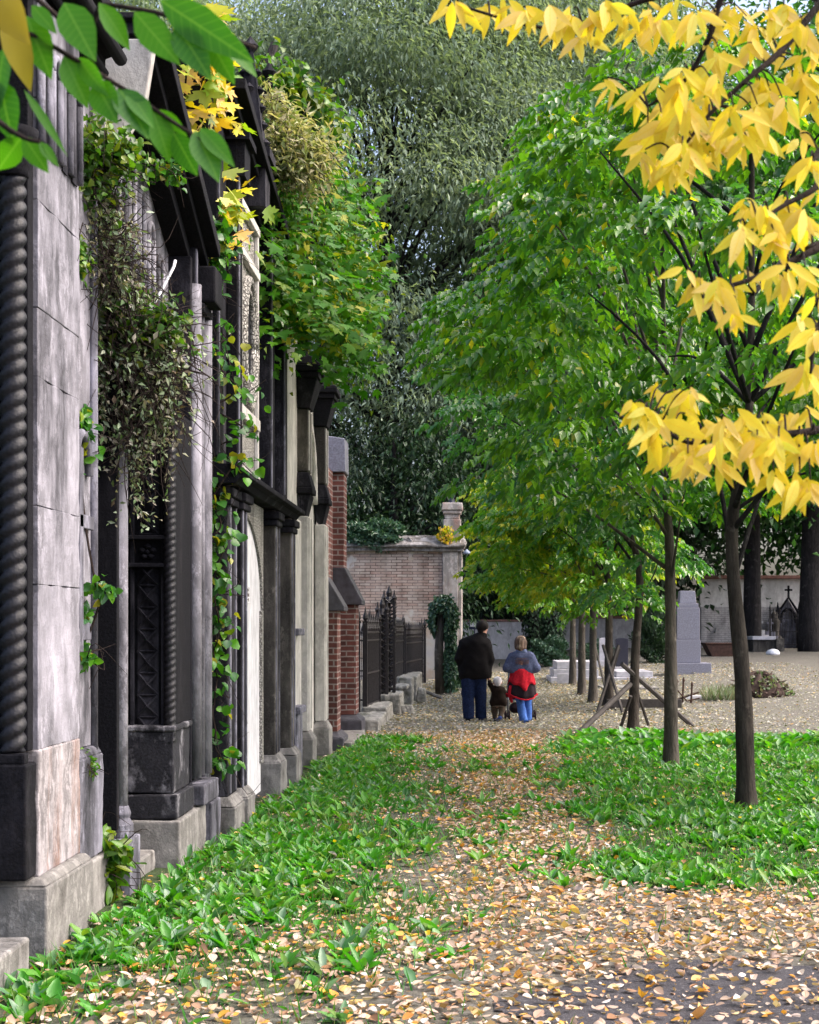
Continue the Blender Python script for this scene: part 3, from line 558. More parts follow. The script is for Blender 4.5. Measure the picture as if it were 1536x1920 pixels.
# ------------------------------------------------------------ iron fences, kerbs and loose stones
def fence(name, label, p, q, z0, ht, spear=.22, group='iron grave fences'):
    p = np.array(p, float); q = np.array(q, float); d = q - p; L = np.hypot(*d); u = d / L
    t = thing(name, label, 'fence', (*((p + q) / 2), z0), group)
    pk = MB(); rl = MB(); n = max(2, int(L / .13))
    for i in range(1, n):
        x, y = p + u * L * i / n; h = ht - (.0 if i % 2 else .12)
        pk.tube([(x, y, z0 + .06), (x, y, z0 + h)], .011, 5)
        pk.rings([[(x + r * math.cos(a), y + r * math.sin(a), z0 + h + z) for a in np.arange(5) * 1.257] for r, z in ((.012, 0), (.034, .05), (.026, .08), (.003, spear))])
        pk.lathe((x, y, z0 + h - .02), [(.012, -.02), (.024, 0), (.012, .02)], 6)
    nx = np.array([-u[1], u[0]]) * .012
    for zz in (.16, ht * .45, ht - .30, ht - .16):
        a, b = p, q; rl.add([(*(a - nx), z0 + zz), (*(b - nx), z0 + zz), (*(b + nx), z0 + zz), (*(a + nx), z0 + zz), (*(a - nx), z0 + zz + .03), (*(b - nx), z0 + zz + .03), (*(b + nx), z0 + zz + .03), (*(a + nx), z0 + zz + .03)], [(3, 2, 1, 0), (4, 5, 6, 7), (0, 1, 5, 4), (1, 2, 6, 5), (2, 3, 7, 6), (3, 0, 4, 7)])
    obj('pickets', pk, M['iron'], t); obj('rails', rl, M['iron'], t)
    for x, y in (p, q):
        m = MB().box(x - .035, x + .035, y - .035, y + .035, z0, z0 + ht + .02).box(x - .05, x + .05, y - .05, y + .05, z0 + ht + .022, z0 + ht + .06)
        m.lathe((x, y, z0 + ht + .06), [(.02, 0), (.05, .05), (.045, .09), (.02, .16), (.004, .26)], 8); obj('post', m, M['iron'], t)
    return t
fence('iron_fence', 'dark iron spear fence beside the brick buttress, front run', (-1.84, 26.2), (-1.72, 28.2), .12, 1.62)
fence('iron_fence', 'dark iron spear fence running back from the brick buttress', (-3.9, 28.4), (-1.9, 28.3), .12, 1.60)
fence('iron_fence', 'iron spear fence nearest the brick buttress, seen edge to the wall', (-4.0, 26.0), (-1.95, 26.0), .12, 1.62)
fence('iron_fence', 'dark iron fence panel just beyond the tall lattice gate post', (-1.66, 31.0), (-1.52, 34.0), .25, 1.42)
fence('iron_fence', 'far iron fence run ending at the post near the ivy', (-1.50, 34.3), (-1.22, 38.0), .25, 1.35)
fence('iron_fence', 'iron fence crossing in front of the old brick wall', (-3.6, 38.2), (-1.15, 38.2), .25, 1.38)
def lattice(name, label, x, y, z0, z1, s=.12):
    t = thing(name, label, 'gate post', (x, y, z0), 'tall iron gate posts')
    m = MB()
    for dx in (-s, s):
        for dy in (-s, s): m.box(x + dx - .025, x + dx + .025, y + dy - .025, y + dy + .025, z0, z1)
    obj('upright', m, M['iron'], t); k = MB()
    for z in np.arange(z0 + .1, z1 - .05, .14):
        for dx, dy, ex, ey in ((-s, -s, s, -s), (-s, s, s, s), (-s, -s, -s, s), (s, -s, s, s)):
            k.tube([(x + dx, y + dy, z), (x + ex, y + ey, z + .14)], .014, 4); k.tube([(x + dx, y + dy, z + .14), (x + ex, y + ey, z)], .014, 4)
    obj('lattice', k, M['iron'], t); f = MB()
    for dx in (-s, s):
        for dy in (-s, s):
            for q in range(9): a_ = rdir(1)[0] * .05; p_ = np.array([x + dx * 1.1, y + dy * 1.1, z1 - .75 + .10 * q]); f.tube([(x + dx, y + dy, p_[2] - .04), p_ + (.01, 0, .02), p_ + a_ * 1.2 + (0, 0, .03)], [.006, .024, .003], 4)
            f.lathe((x + dx, y + dy, z1), [(.03, 0), (.05, .05), (.02, .1), (.004, .2)], 6)
    f.lathe((x, y, z1 - .05), [(s * 1.3, 0), (s * .9, .06), (.05, .12), (.06, .2), (.004, .35)], 8)
    obj('ornament', f, M['iron'], t); obj('core', MB().box(x - .03, x + .03, y - .03, y + .03, z0, z1), M['iron'], t)
lattice('iron_gate_post', 'tall ornate iron lattice post, the higher of the two in the fence', -1.58, 29.2, .2, 2.22, .10)
lattice('iron_gate_post', 'ornate iron lattice post standing just in front of the higher one', -1.68, 28.6, .15, 1.98, .09)
M['kerb'] = stone('mossy_kerb_stone', (.36, .345, .32), (.07, .07, .055), .36, .8, 3.5); M['moss'] = plain('moss', (.05, .07, .03), .95, .5, 20, .1)
kerbs = [((-1.95, -1.45, 23.75, 26.0, -.05, .20), 'mid grey kerb stone against the brick buttress base'), ((-1.9, -1.45, 26.1, 28.1, -.05, .28), 'grey kerb block under the front fence run'),
         ((-1.75, -1.32, 28.3, 30.0, -.05, .40), 'raised kerb block beneath the lattice gate posts'), ((-1.62, -1.26, 30.1, 31.2, .42, .50), 'flat slab lying on top of the kerb beyond the gate posts'),
         ((-1.5, -1.2, 31.3, 32.0, -.05, .62), 'upright broken stone block with a flat top beside the leafy path'), ((-1.62, -1.15, 32.4, 36.0, -.05, .60), 'long kerb wall further along the fence')]
for a, lb in kerbs:
    m = box(*a); o = obj('kerb_stone', m, M['kerb'], bevel=.03); rough(o); tag(o, lb, 'stone', 'kerb stones along the fence')
for (px, py, w_, h_, lb) in ((760, 1338, .34, .16, 'low mossy stone lump lying beside the leafy path'), (790, 1318, .24, .30, 'tilted block of broken stone near the ivy stump'), (835, 1302, .34, .22, 'square stone base at the foot of the ivy post')):
    g = G(px, py); o = obj('loose_stone', box(g[0] - w_ / 2, g[0] + w_ / 2, g[1], g[1] + .4, g[2] - .05, g[2] + h_, .04, .04), M['kerb'], bevel=.03); rough(o, .08)
    tag(o, lb, 'stone', 'loose stones by the fence')
g = G(800, 1312); o = obj('stone_rail', MB().tube([g + (-.2, 0, .25), g + (.35, -.3, .05)], .04, 6), M['grey']); tag(o, 'slanting stone bar fallen off the kerb near the ivy post', 'stone')

# ------------------------------------------------------------ old brick wall building and far walls
W = thing('brick_outbuilding', 'old whitewashed brick wall with peeling plaster and a pillar at its corner', 'building', (-2.5, 42.0, 0))
YW = 42.0; xr = (866 - CX) * YW / F; xp = (828 - CX) * YW / F
obj('wall', box(-9.0, xp + .02, YW, YW + 6.0, -.2, 3.84), M['oldbrick'], W)
obj('corner_pilaster', MB().box(xp + .03, xr - .10, YW - .10, YW + .5, -.2, 3.84).box(xr - .095, xr, YW - .03, YW + 5, -.2, 3.83), stone('peeling_plaster', (.44, .40, .38), (.22, .16, .13), .36, .5, 1.6), W, bevel=.02)
obj('coping', MB().box(-9.1, xr + .05, YW - .14, YW + .5, 3.845, 3.95).prism([(YW - .22, 3.955), (YW + .9, 3.955), (YW + .9, 4.28), (YW + .5, 4.30), (YW - .22, 4.0)], 'x', -9.1, xr + .08).box(-2.1, -1.6, YW - .1, YW + .3, 4.0, 4.22, .05, .05).box(-4.0, -3.2, YW - .1, YW + .3, 4.0, 4.25, .05, .05).box(-2.9, -2.3, YW - .05, YW + .3, 4.0, 4.19, .05, .05), stone('worn_coping', (.36, .34, .34), (.08, .07, .06), .46, .8, 3), W, bevel=.02); rough(bpy.data.objects['coping'], .22)
pm = MB().box(xp + .05, xr - .02, YW - .05, YW + .5, 4.0, 4.75).box(xp + .09, xr - .06, YW - .02, YW + .46, 4.75, 4.90).box(xp + .04, xr - .01, YW - .07, YW + .52, 4.9, 5.0).box(xp - .0, xr + .04, YW - .11, YW + .56, 5.005, 5.22, .02, .02)
obj('corner_pillar', pm, stone('peeling_pillar', (.46, .42, .40), (.20, .13, .11), .40, .6, 2.5), W, bevel=.03)
obj('pillar_finial', MB().lathe(((xp + xr) / 2, YW + .2, 5.22), [(.10, 0), (.07, .15), (.10, .2), (.05, .42), (.02, .5)], 8), M['granite_d'], W)
lt = thing('wall_lamp', 'small bluish lamp shade on the corner of the old brick wall', 'lamp', (xr + .06, YW, 3.8))
obj('shade', MB().lathe((xr + .14, YW - .05, 3.76), [(.13, 0), (.10, .06), (.03, .12), (.02, .14)], 10), plain('lamp_shade', (.16, .20, .28), .4), lt, smooth=True); obj('bracket', MB().tube([(xr, YW, 3.9), (xr + .14, YW - .05, 3.89)], .012, 5), M['iron'], lt)
far_wall = thing('boundary_wall', 'low grey rendered boundary wall with a brick coping beyond the people', 'wall', (2.0, 60, .3))
m_r = stone('grey_render', (.60, .585, .63), (.33, .32, .33), .25, .15, 1.4)
obj('wall', box(-.5, 2.55, 60, 60.3, 0, 1.90), m_r, far_wall); obj('coping', box(-.5, 2.58, 59.93, 60.37, 1.905, 1.99), plain('tile_coping', (.24, .13, .11), .8, .4, 6), far_wall, bevel=.02)
rw = thing('boundary_wall', 'tall white plastered boundary wall behind the graves on the right', 'wall', (14, 64, .8))
obj('wall', MB().box(2.6, 9.95, 64, 64.3, 0, 2.05), stone('white_render', (.50, .48, .50), (.34, .31, .31), .22, .3, .8), rw)
obj('tall_wall', MB().box(9.96, 34, 63.8, 64.4, 0, 3.75), stone('white_render_tall', (.78, .75, .74), (.5, .47, .46), .18, .4, .6), rw)
obj('brick_band', box(9.97, 34, 63.55, 63.79, 0, 2.55), brickmat('pale_brick', (.60, .57, .58), (.66, .63, .64), (.44, .41, .42), .3, .09), rw)
obj('coping', MB().box(2.6, 9.9, 63.9, 64.4, 2.055, 2.16).box(9.95, 34.1, 63.4, 64.6, 3.76, 3.9), plain('red_coping', (.22, .11, .09), .8, .4, 5), rw, bevel=.02)
sg = thing('notice_board', 'white notice on a dark board standing behind the man', 'sign', (-.02, 57.0, .35)); a = Up(879, 1163, 57); b = Up(901, 1180, 57)
obj('board', box(a[0], b[0], 57, 57.04, b[2], a[2] + .02), M['navy'], sg, bevel=.008); obj('plate', box(a[0] + .05, b[0] - .03, 56.985, 56.998, b[2] + .10, a[2] - .07), M['white_plate'], sg)
obj('leg', MB().tube([((a[0] + b[0]) / 2, 57.03, .3), ((a[0] + b[0]) / 2, 57.03, b[2])], .025, 6), M['navy'], sg)
for k, z in enumerate((.68, .38)): obj('lettering', MB().box(a[0] + .10, b[0] - .09 - .05 * k, 56.981, 56.984, b[2] + .1 + (a[2] - b[2] - .17) * z - .008, b[2] + .1 + (a[2] - b[2] - .17) * z + .008), plain('pale_lettering', (.45, .47, .58), .6), sg)

# ------------------------------------------------------------ graves
def ledger(label, px0, px1, py, h1, d, mat, tiers=2):
    a, b = G(px0, py), G(px1, py); z = a[2] - .05; t = thing('grave_slab', label, 'grave', ((a[0] + b[0]) / 2, a[1], a[2]), 'low stone grave slabs')
    for k in range(tiers):
        i = .09 * k; obj(('base', 'slab', 'top_slab')[k], box(a[0] + i, b[0] - i, a[1] + i, a[1] + d - i, z + h1 * k + .004 * k, z + h1 * (k + 1)), mat, t, bevel=.015)
    return t
ledger('white two-tier grave slab left of the tree row', 1032, 1140, 1281, .21, 2.2, M['marble'], 3)
ledger('pale low grave slab between the propped trunks', 1150, 1246, 1277, .15, 2.4, M['marble'], 2)
ledger('mossy sunken grave slab at the stake feet', 1130, 1235, 1292, .09, 1.6, M['grey'], 1)
def headstone(label, px0, px1, py0, py1, mat, arch=.3, d=.18):
    g = G((px0 + px1) / 2, py1); Y = g[1]; x0, x1 = (px0 - CX) * Y / F, (px1 - CX) * Y / F; zt = FZ(py0, Y); hw = (x1 - x0) / 2; xm = (x0 + x1) / 2
    t = thing('headstone', label, 'headstone', g, 'headstones among the trees'); r = hw * arch
    P = [(x0, g[2] + .18), (x1, g[2] + .18)] + [(xm + hw * math.cos(a), zt - r + r * math.sin(a)) for a in np.linspace(0, math.pi, 12)]
    obj('stone', MB().prism(P, 'y', Y, Y + d), mat, t, bevel=.01); obj('base', box(x0 - .1, x1 + .1, Y - .1, Y + d + .1, g[2] - .05, g[2] + .177), M['marble'], t, bevel=.012)
headstone('pale arched headstone left of the propped tree', 1124, 1142, 1196, 1250, M['marble']); headstone('dark polished headstone behind the stakes', 1155, 1178, 1196, 1262, M['granite_d'], .2)
g = leanst = G(1058, 1281); o = obj('leaning_tablet', box(g[0] - .2, g[0] + .2, g[1] - .30, g[1] - .24, g[2], g[2] + .26, 0, -.0), M['marble'], bevel=.008); tag(o, 'small pale tablet leaning on the front of the white grave slab', 'tablet')
ob = thing('obelisk_monument', 'grey blue granite monument on a square base between the two nearest trunks', 'monument', G(1298, 1263)); g = G(1298, 1263); Y = g[1]; k = Y / F
x0, x1 = (1268 - CX) * k, (1314 - CX) * k; z = g[2]; xm = (x0 + x1) / 2; hw = (x1 - x0) / 2
obj('base', MB().box(x0 - .12, x1 + .27, Y - .12, Y + 2 * hw + .2, z - .1, z + .28), M['granite'], ob, bevel=.015)
obj('pedestal', MB().box(x0, x1, Y, Y + 2 * hw, z + .285, z + .90).box(x0 + .02, x1 - .02, Y + .02, Y + 2 * hw - .02, z + .905, z + 1.75), M['granite'], ob, bevel=.012)
obj('shaft', MB().box(x0 + .05, x1 - .05, Y + .05, Y + 2 * hw - .05, z + 1.755, z + 1.86).box(x0 + .10, x1 - .10, Y + .10, Y + 2 * hw - .10, z + 1.865, z + 2.2, .03, .03), M['granite'], ob, bevel=.012)
obj('side_panel', box(x0 - .012, x0 - .002, Y + .05, Y + 2 * hw - .05, z + .32, z + 1.7), M['granite_d'], ob)
# items by the right wall
t = thing('stone_sarcophagus', 'dark stone box tomb with a pale lid near the far right wall', 'tomb', G(1440, 1222)); g = G(1440, 1222); k = g[1] / F
obj('chest', MB().box(g[0] - 28 * k, g[0] + 22 * k, g[1], g[1] + 1.1, g[2] - .1, g[2] + 22 * k).box(g[0] + 14 * k, g[0] + 29 * k, g[1] - .15, g[1] + .9, g[2] - .1, g[2] + 25 * k), M['brownst'], t, bevel=.02); obj('lid', box(g[0] - 30 * k, g[0] + 14 * k, g[1] - .1, g[1] + 1.2, g[2] + 22.2 * k, g[2] + 29 * k), M['marble'], t, bevel=.02)
t = thing('gothic_wall_monument', 'dark gothic aedicule with a pointed arch against the right wall', 'monument', (13.2, 63.3, .8)); k = 63.2 / F
x0, x1 = (1458 - CX) * k, (1498 - CX) * k; xm = (x0 + x1) / 2; zb, ze, zt = .78, FZ(1155, 63.2), FZ(1122, 63.2)
obj('backplate', MB().prism([(x0, zb), (x1, zb), (x1, ze), (xm, zt), (x0, ze)], 'y', 63.3, 63.54), M['mid'], t, bevel=.015)
gm_ = MB()
for x in (x0, x1): gm_.box(x - .09, x + .09, 63.0, 63.29, zb, ze + .1); gm_.lathe((x, 63.15, ze + .1), [(.1, 0), (.05, .25), (.01, .5)], 6)
gm_.tube([(x0 - .1, 63.15, ze - .05), (xm, 63.15, zt + .05), (x1 + .1, 63.15, ze - .05)], .07, 6).tube([(xm + .33 * math.cos(a), 63.2, ze - .3 + .6 * math.sin(a)) for a in np.linspace(0, math.pi, 14)], .06, 6)
obj('gable_frame', gm_, M['dark'], t); cx = MB().box(xm - .04, xm + .04, 63.1, 63.18, zt + .05, zt + .55).box(xm - .16, xm + .16, 63.1, 63.18, zt + .32, zt + .40); obj('cross', cx, M['dark'], t)
fence('iron_fence', 'thin dark railing in front of the gothic wall monument', (12.45, 61.2), (15.0, 61.2), .78, 1.55, .12)
t = thing('wall_tablet', 'dark tablet in a white frame leaning by the right wall', 'tablet', (14.9, 62.5, .8)); a = Up(1505, 1170, 62.5); b = Up(1523, 1200, 62.5)
obj('frame', box(a[0], b[0], 62.5, 62.7, .75, a[2]), M['white'], t, bevel=.01); obj('panel', box(a[0] + .07, b[0] - .07, 62.485, 62.498, b[2] + .05, a[2] - .07), M['granite_d'], t)
for px, py, s, lb, mt in ((1444, 1188, .5, 'stone cross on a stepped foot left of the gothic monument', 'granite'), (1420, 1186, .75, 'white stepped headstone beside the dark tree trunk', 'white')):
    g = Up(px, py, 62.2); t = thing('grave_cross', lb, 'headstone', (g[0], 62.2, .8))
    obj('foot', MB().box(g[0] - s * .6, g[0] + s * .6, 62.0, 62.5, .75, g[2] - .1).box(g[0] - s * .4, g[0] + s * .4, 62.05, 62.45, g[2] - .099, g[2] + .1), M[mt], t, bevel=.015)
    obj('cross', MB().box(g[0] - s * .12, g[0] + s * .12, 62.15, 62.3, g[2] + .101, g[2] + .45 + s * .4).box(g[0] - s * .3, g[0] + s * .3, 62.15, 62.3, g[2] + .4, g[2] + .48), M[mt], t, bevel=.015)
g = Up(1452, 1178, 62.6); o = obj('stone_figure', MB().lathe((g[0], 62.6, .8), [(.3, 0), (.3, .5), (.2, .55), (.22, .9), (.26, 1.1), (.14, 1.28), (.15, 1.42), (.04, 1.55)], 8), M['brownst'], smooth=True); tag(o, 'weathered brown stone urn figure left of the gothic monument', 'statue')
for px0, px1, py, h_, lb in ((1470, 1510, 1212, .22, 'long low kerb of a grave below the gothic monument'), (1508, 1536, 1216, .2, 'low stone kerb at the right edge by the big trunk')):
    a, b = G(px0, py), G(px1, py); o = obj('grave_kerb', box(a[0], b[0] + .2, a[1], a[1] + .8, a[2] - .05, a[2] + h_), M['grey'], bevel=.02); tag(o, lb, 'kerb')
sk = thing('rusty_trough', 'dark rusty iron trough with sloping sides behind the nearest trunk', 'trough', G(1358, 1231)); g = G(1358, 1231); k = g[1] / F
v = []; z0, z1 = g[2], g[2] + 24 * k
for s, z in ((0, z0), (1, z1)):
    e = 12 * k * s; v += [(g[0] - 22 * k - e, g[1], z), (g[0] + 24 * k + e, g[1], z), (g[0] + 24 * k + e, g[1] + 1.1, z), (g[0] - 22 * k - e, g[1] + 1.1, z)]
vi = [(x + (.04 if x < g[0] else -.04), y + (.04 if y < g[1] + .5 else -.04), z + (.05 if i < 4 else 0)) for i, (x, y, z) in enumerate(v)]
obj('shell', MB().add(v + vi, [(3, 2, 1, 0), (0, 1, 5, 4), (1, 2, 6, 5), (2, 3, 7, 6), (3, 0, 4, 7), (8, 9, 10, 11), (9, 8, 12, 13), (10, 9, 13, 14), (11, 10, 14, 15), (8, 11, 15, 12), (4, 5, 13, 12), (5, 6, 14, 13), (6, 7, 15, 14), (7, 4, 12, 15)]), M['rust'], sk); obj('rim', MB().tube(v[4:] + v[4:5], .035, 5), M['rust'], sk)
g = G(1450, 1228); P = rdir(60) * .0; bm = MB()
bm.rings([[(g[0] + rr * math.cos(a) * (1 + .2 * math.sin(3 * a)), g[1] + rr * .7 * math.sin(a), g[2] + z) for a in np.arange(12) * math.pi / 6] for rr, z in ((.22, 0), (.24, .08), (.17, .17), (.05, .21))])
o = obj('plastic_bag', bm, M['white_plate'], smooth=True); tag(o, 'crumpled pale blue plastic bag on the ground in front of the box tomb', 'bag')
# broken rusty grave rail, white stone scrap, heap of cuttings
t = thing('broken_grave_rail', 'broken rusty iron grave rail standing crooked right of the second trunk', 'railing', G(1284, 1318)); g0 = G(1270, 1316); m = MB()
for px, h_ in ((1268, 40), (1280, 42), (1296, 34)): q = G(px, 1318); k = q[1] / F; m.tube([q, q + (.02, 0, h_ * k)], .022, 5); m.lathe(q + (.02, 0, h_ * k), [(.02, -.02), (.035, 0), (.004, .08)], 5)
obj('upright', m, M['rust'], t); a, b = G(1264, 1318), G(1312, 1318); obj('rail_bar', MB().tube([a + (0, 0, .05), b + (0, .1, .22)], .018, 5).tube([a + (0, 0, .35), (a + b) / 2 + (0, 0, .04), b + (0, 0, .1)], .016, 5), M['rust'], t)
a = G(1308, 1312); o = obj('stone_scrap', box(a[0] - .25, a[0] + .3, a[1], a[1] + .2, a[2], a[2] + .09, .08, .03), M['marble'], bevel=.02); tag(o, 'pale stone scrap lying right of the broken rail', 'stone')
hp = G(1432, 1308); t = thing('cuttings_heap', 'heap of dead roots and brown cuttings right of the nearest trunk', 'heap', hp)
n = 60; aa = np.arange(n) * 2 * math.pi / n
rr = []
for q, z in ((1.0, -.05), (.9, .12), (.7, .28), (.45, .42), (.15, .48)): rr.append([(hp[0] + .70 * q * math.cos(a) * (1 + .1 * math.sin(5 * a + q * 7)), hp[1] + .5 + .6 * q * math.sin(a), hp[2] + z * (1 + .18 * math.sin(7 * a + 3 * q))) for a in aa])
obj('mound', MB().rings(rr), plain('dead_root_soil', (.05, .035, .03), .95, .7, 14, .1, .8), t, smooth=True)
tw_ = MB()
for _ in range(240):
    a, q = rnd(0, 6.28), rnd(0, 1) ** .5; p = np.array([hp[0] + .72 * q * math.cos(a), hp[1] + .5 + .6 * q * math.sin(a), hp[2] + .48 * (1 - q * q)]); d = rdir(1)[0] * rnd(.08, .24); d[2] = abs(d[2]) * .6
    tw_.tube([p - d * .3, p + d * .5 + rdir(1)[0] * .03, p + d], rnd(.005, .016), 4)
obj('root_tangle', tw_, bark('dead_root', (.03, .018, .014), (.20, .13, .11), 12), t)
n = 500; a = rnd(0, 6.28, n); q = rnd(0, 1, n) ** .5
leafmesh('dead_leaves', np.stack([hp[0] + .74 * q * np.cos(a), hp[1] + .5 + .62 * q * np.sin(a), hp[2] + .02 + .48 * (1 - q * q)], 1), rdir(n), rdir(n) + (0, 0, 1), rnd(.05, .12, n), .03, M['dryvine'], 'dry', t)
tf = G(1352, 1312); n = 260; a = rnd(0, 6.28, n)
o = leafmesh('dead_grass_tuft', tf + np.stack([rnd(-.35, .35, n), rnd(-.2, .2, n), np.zeros(n)], 1), np.stack([.5 * np.cos(a), .5 * np.sin(a), rnd(.5, 1.4, n)], 1), rdir(n), rnd(.2, .45, n), .012, M['dryvine'], 'blade'); tag(o, 'tuft of dead grey grass left of the cuttings heap', 'grass tuft')
# ------------------------------------------------------------ people: blended solids meshed by surface nets
def snet(f, org, h):
    s = f < 0; c = [(i, j, k) for i in (0, 1) for j in (0, 1) for k in (0, 1)]; n = np.array(f.shape) - 1
    sl = lambda A, o: A[o[0]:o[0] + n[0], o[1]:o[1] + n[1], o[2]:o[2] + n[2]]
    cnt = sum(sl(s, o).astype(int) for o in c); act = (cnt > 0) & (cnt < 8); idx = np.argwhere(act); vid = -np.ones(act.shape, int); vid[act] = np.arange(len(idx))
    acc = np.zeros((len(idx), 3)); num = np.zeros(len(idx))
    for a in c:
        for ax in range(3):
            if a[ax] == 0:
                b = list(a); b[ax] = 1; fa = f[tuple((idx + a).T)]; fb = f[tuple((idx + b).T)]; m = (fa < 0) != (fb < 0); t = np.where(m, fa / np.where(m, fa - fb, 1), 0)
                p = np.tile(np.array(a, float), (len(idx), 1)); p[:, ax] = t; acc += p * m[:, None]; num += m
    V = org + (idx + acc / num[:, None]) * h; faces = []
    for ax in range(3):
        u, w_ = (ax + 1) % 3, (ax + 2) % 3; lo = [slice(1, -1)] * 3; lo[ax] = slice(0, -1); hi = list(lo); hi[ax] = slice(1, None)
        A = s[tuple(lo)]; B = s[tuple(hi)]; e = np.argwhere(A != B)
        if not len(e): continue
        fl = A[tuple(e.T)]; base = e.copy(); off = np.ones(3, int); off[ax] = 0; base = base + off
        q = []
        for du, dw in ((-1, -1), (0, -1), (0, 0), (-1, 0)):
            p = base.copy(); p[:, u] += du; p[:, w_] += dw; q.append(vid[tuple(p.T)])
        q = np.stack(q, 1); q[~fl] = q[~fl][:, ::-1]; faces.append(q)
    return V, np.concatenate(faces)
def solid(prims, h, noise=0.0, cuts=()):
    """prims: (a, b, ra, rb, squash_y, blend)"""
    pts = np.array([q for p in prims for q in (p[0], p[1])], float); r = max(max(p[2], p[3]) for p in prims) + .05
    lo = pts.min(0) - r; hi = pts.max(0) + r; n = np.ceil((hi - lo) / h).astype(int) + 1; f = np.full(n, 1.0, np.float32)
    for a, b, ra, rb, sq, k in prims:
        a = np.array(a, float); b = np.array(b, float); rm = max(ra, rb) + .08
        i0 = np.clip(((np.minimum(a, b) - rm - lo) / h).astype(int), 0, n - 1); i1 = np.clip(((np.maximum(a, b) + rm - lo) / h).astype(int) + 2, 1, n)
        ax = [lo[d] + h * np.arange(i0[d], i1[d]) for d in range(3)]; X, Yv, Z = np.meshgrid(*ax, indexing='ij')
        my = a[1] * .5 + b[1] * .5; P = np.stack([X, my + (Yv - my) / sq, Z], -1); ba = b - a; t = np.clip(((P - a) @ ba) / (ba @ ba + 1e-9), 0, 1)
        d = np.linalg.norm(P - a - t[..., None] * ba, axis=-1) - (ra + (rb - ra) * t); d *= min(sq, 1)
        S = (slice(i0[0], i1[0]), slice(i0[1], i1[1]), slice(i0[2], i1[2])); o = f[S]; hh = np.maximum(k - np.abs(o - d), 0) / max(k, 1e-6); f[S] = np.minimum(o, d) - hh * hh * k * .25
    if noise or cuts:
        X, Yv, Z = np.meshgrid(*[lo[d] + h * np.arange(n[d]) for d in range(3)], indexing='ij')
        if noise: f += noise * (np.sin(X * 31 + Z * 17 + 2 * np.sin(Z * 9)) + np.sin(Z * 38 + 3 * np.sin(X * 12)) * .8 + np.sin(Yv * 33 + Z * 21))
        for pn_, nn in cuts: f = np.maximum(f, (X - pn_[0]) * nn[0] + (Yv - pn_[1]) * nn[1] + (Z - pn_[2]) * nn[2])
    return snet(f, lo, h)
def part(name, prims, h, mat, par, at, noise=0, cuts=(), label=None):
    v, f = solid(prims, h, noise, cuts); o = obj(name, (v + at, f), mat, par, smooth=True)
    if label: o['label'] = label
    return o
def cap(a, b, ra, rb=None, sq=1.0, k=.03): return (a, b, ra, ra if rb is None else rb, sq, k)
SKIN = plain('skin', (.50, .27, .20), .5, .12, 20, .4)
cloth = lambda n_, c, v=.25, r=.9: plain(n_, c, r, v, 30, .15, .5)
def hand(w_, d, side, s=1.0, curl=.5):
    """palm, four fingers of unequal length bent at the knuckle, thumb from the palm's side"""
    w_ = np.array(w_, float); d = unit(np.array(d, float)); u = unit(np.array(side, float)); nrm = np.cross(d, u); out = [cap(w_, w_ + d * .07 * s, .026 * s, .036 * s, 1, .02)]
    for i, (o, l) in enumerate(((-.030, .062), (-.010, .075), (.010, .07), (.029, .055))):
        b = w_ + d * .085 * s + u * o * s; m = b + (d * .8 + nrm * .35 * curl) * l * .55 * s; e = m + (d * (1 - curl) + nrm * curl) * l * .5 * s
        out += [cap(b - d * .02 * s, m, .010 * s, .009 * s, 1, .006), cap(m, e, .009 * s, .0075 * s, 1, .005)]
    t = w_ + d * .03 * s - u * .03 * s; m = t + (d * .6 - u * .7) * .04 * s; out += [cap(t, m, .012 * s, .011 * s, 1, .008), cap(m, m + (d * .8 + nrm * .4) * .035 * s, .011 * s, .008 * s, 1, .005)]
    return out
def head(c, fd, s=1.0):
    c = np.array(c, float); fd = unit(np.array(fd, float)); rt = unit(np.cross(fd, (0, 0, 1.))); up = np.cross(rt, fd); o = lambda f_, r_, u_: c + (fd * f_ + rt * r_ + up * u_) * s
    P = [cap(o(-.02, 0, .03), o(.015, 0, .035), .092 * s, .086 * s, 1, .03), cap(o(.025, 0, -.02), o(.045, 0, -.085), .068 * s, .042 * s, 1, .03), cap(o(.085, 0, .01), o(.115, 0, -.03), .010 * s, .016 * s, 1, .015), cap(o(.078, -.02, -.062), o(.078, .02, -.062), .012 * s, None, 1, .01), cap(o(.082, -.05, .03), o(.082, .05, .03), .014 * s, None, 1, .02)]
    for e in (-1, 1): P += [cap(o(.0, e * .088, .02), o(-.012, e * .094, -.025), .017 * s, .012 * s, 1, .01), cap(o(.07, e * .034, .01), o(.071, e * .034, .01), .012 * s, None, 1, .004)]
    return P, o
# --- the man
g = G(889, 1352); g[2] = float(H(g[0], g[1])); man = thing('person', 'heavy man in black jacket and dark jeans holding a toddler by the hand', 'person', g)
hp_, ho = head((.155, .0, 1.655), (.62, .75, -.12))
arms = [cap((-.17, 0, 1.34), (-.26, -.02, 1.12), .055, .05), cap((-.26, -.02, 1.12), (-.235, .03, .90), .05, .034), cap((.20, 0, 1.34), (.275, 0, 1.10), .055, .05), cap((.275, 0, 1.10), (.26, .02, .86), .05, .034)]
legs = [cap((-.10, 0, .92), (-.105, .0, .5), .10, .065), cap((-.105, .0, .5), (-.095, -.03, .09), .06, .042), cap((.10, 0, .92), (.115, .05, .5), .10, .065), cap((.115, .05, .5), (.125, .12, .09), .06, .042)]
trunk = [cap((-.09, 0, .95), (.11, 0, .95), .14, None, .9, .06), cap((0, 0, 1.0), (.03, 0, 1.3), .17, .18, .85, .08), cap((-.12, 0, 1.36), (.15, 0, 1.36), .10, None, .85, .05), cap((.10, -.01, 1.45), (.15, -.0, 1.58), .062, .058, 1, .04)]
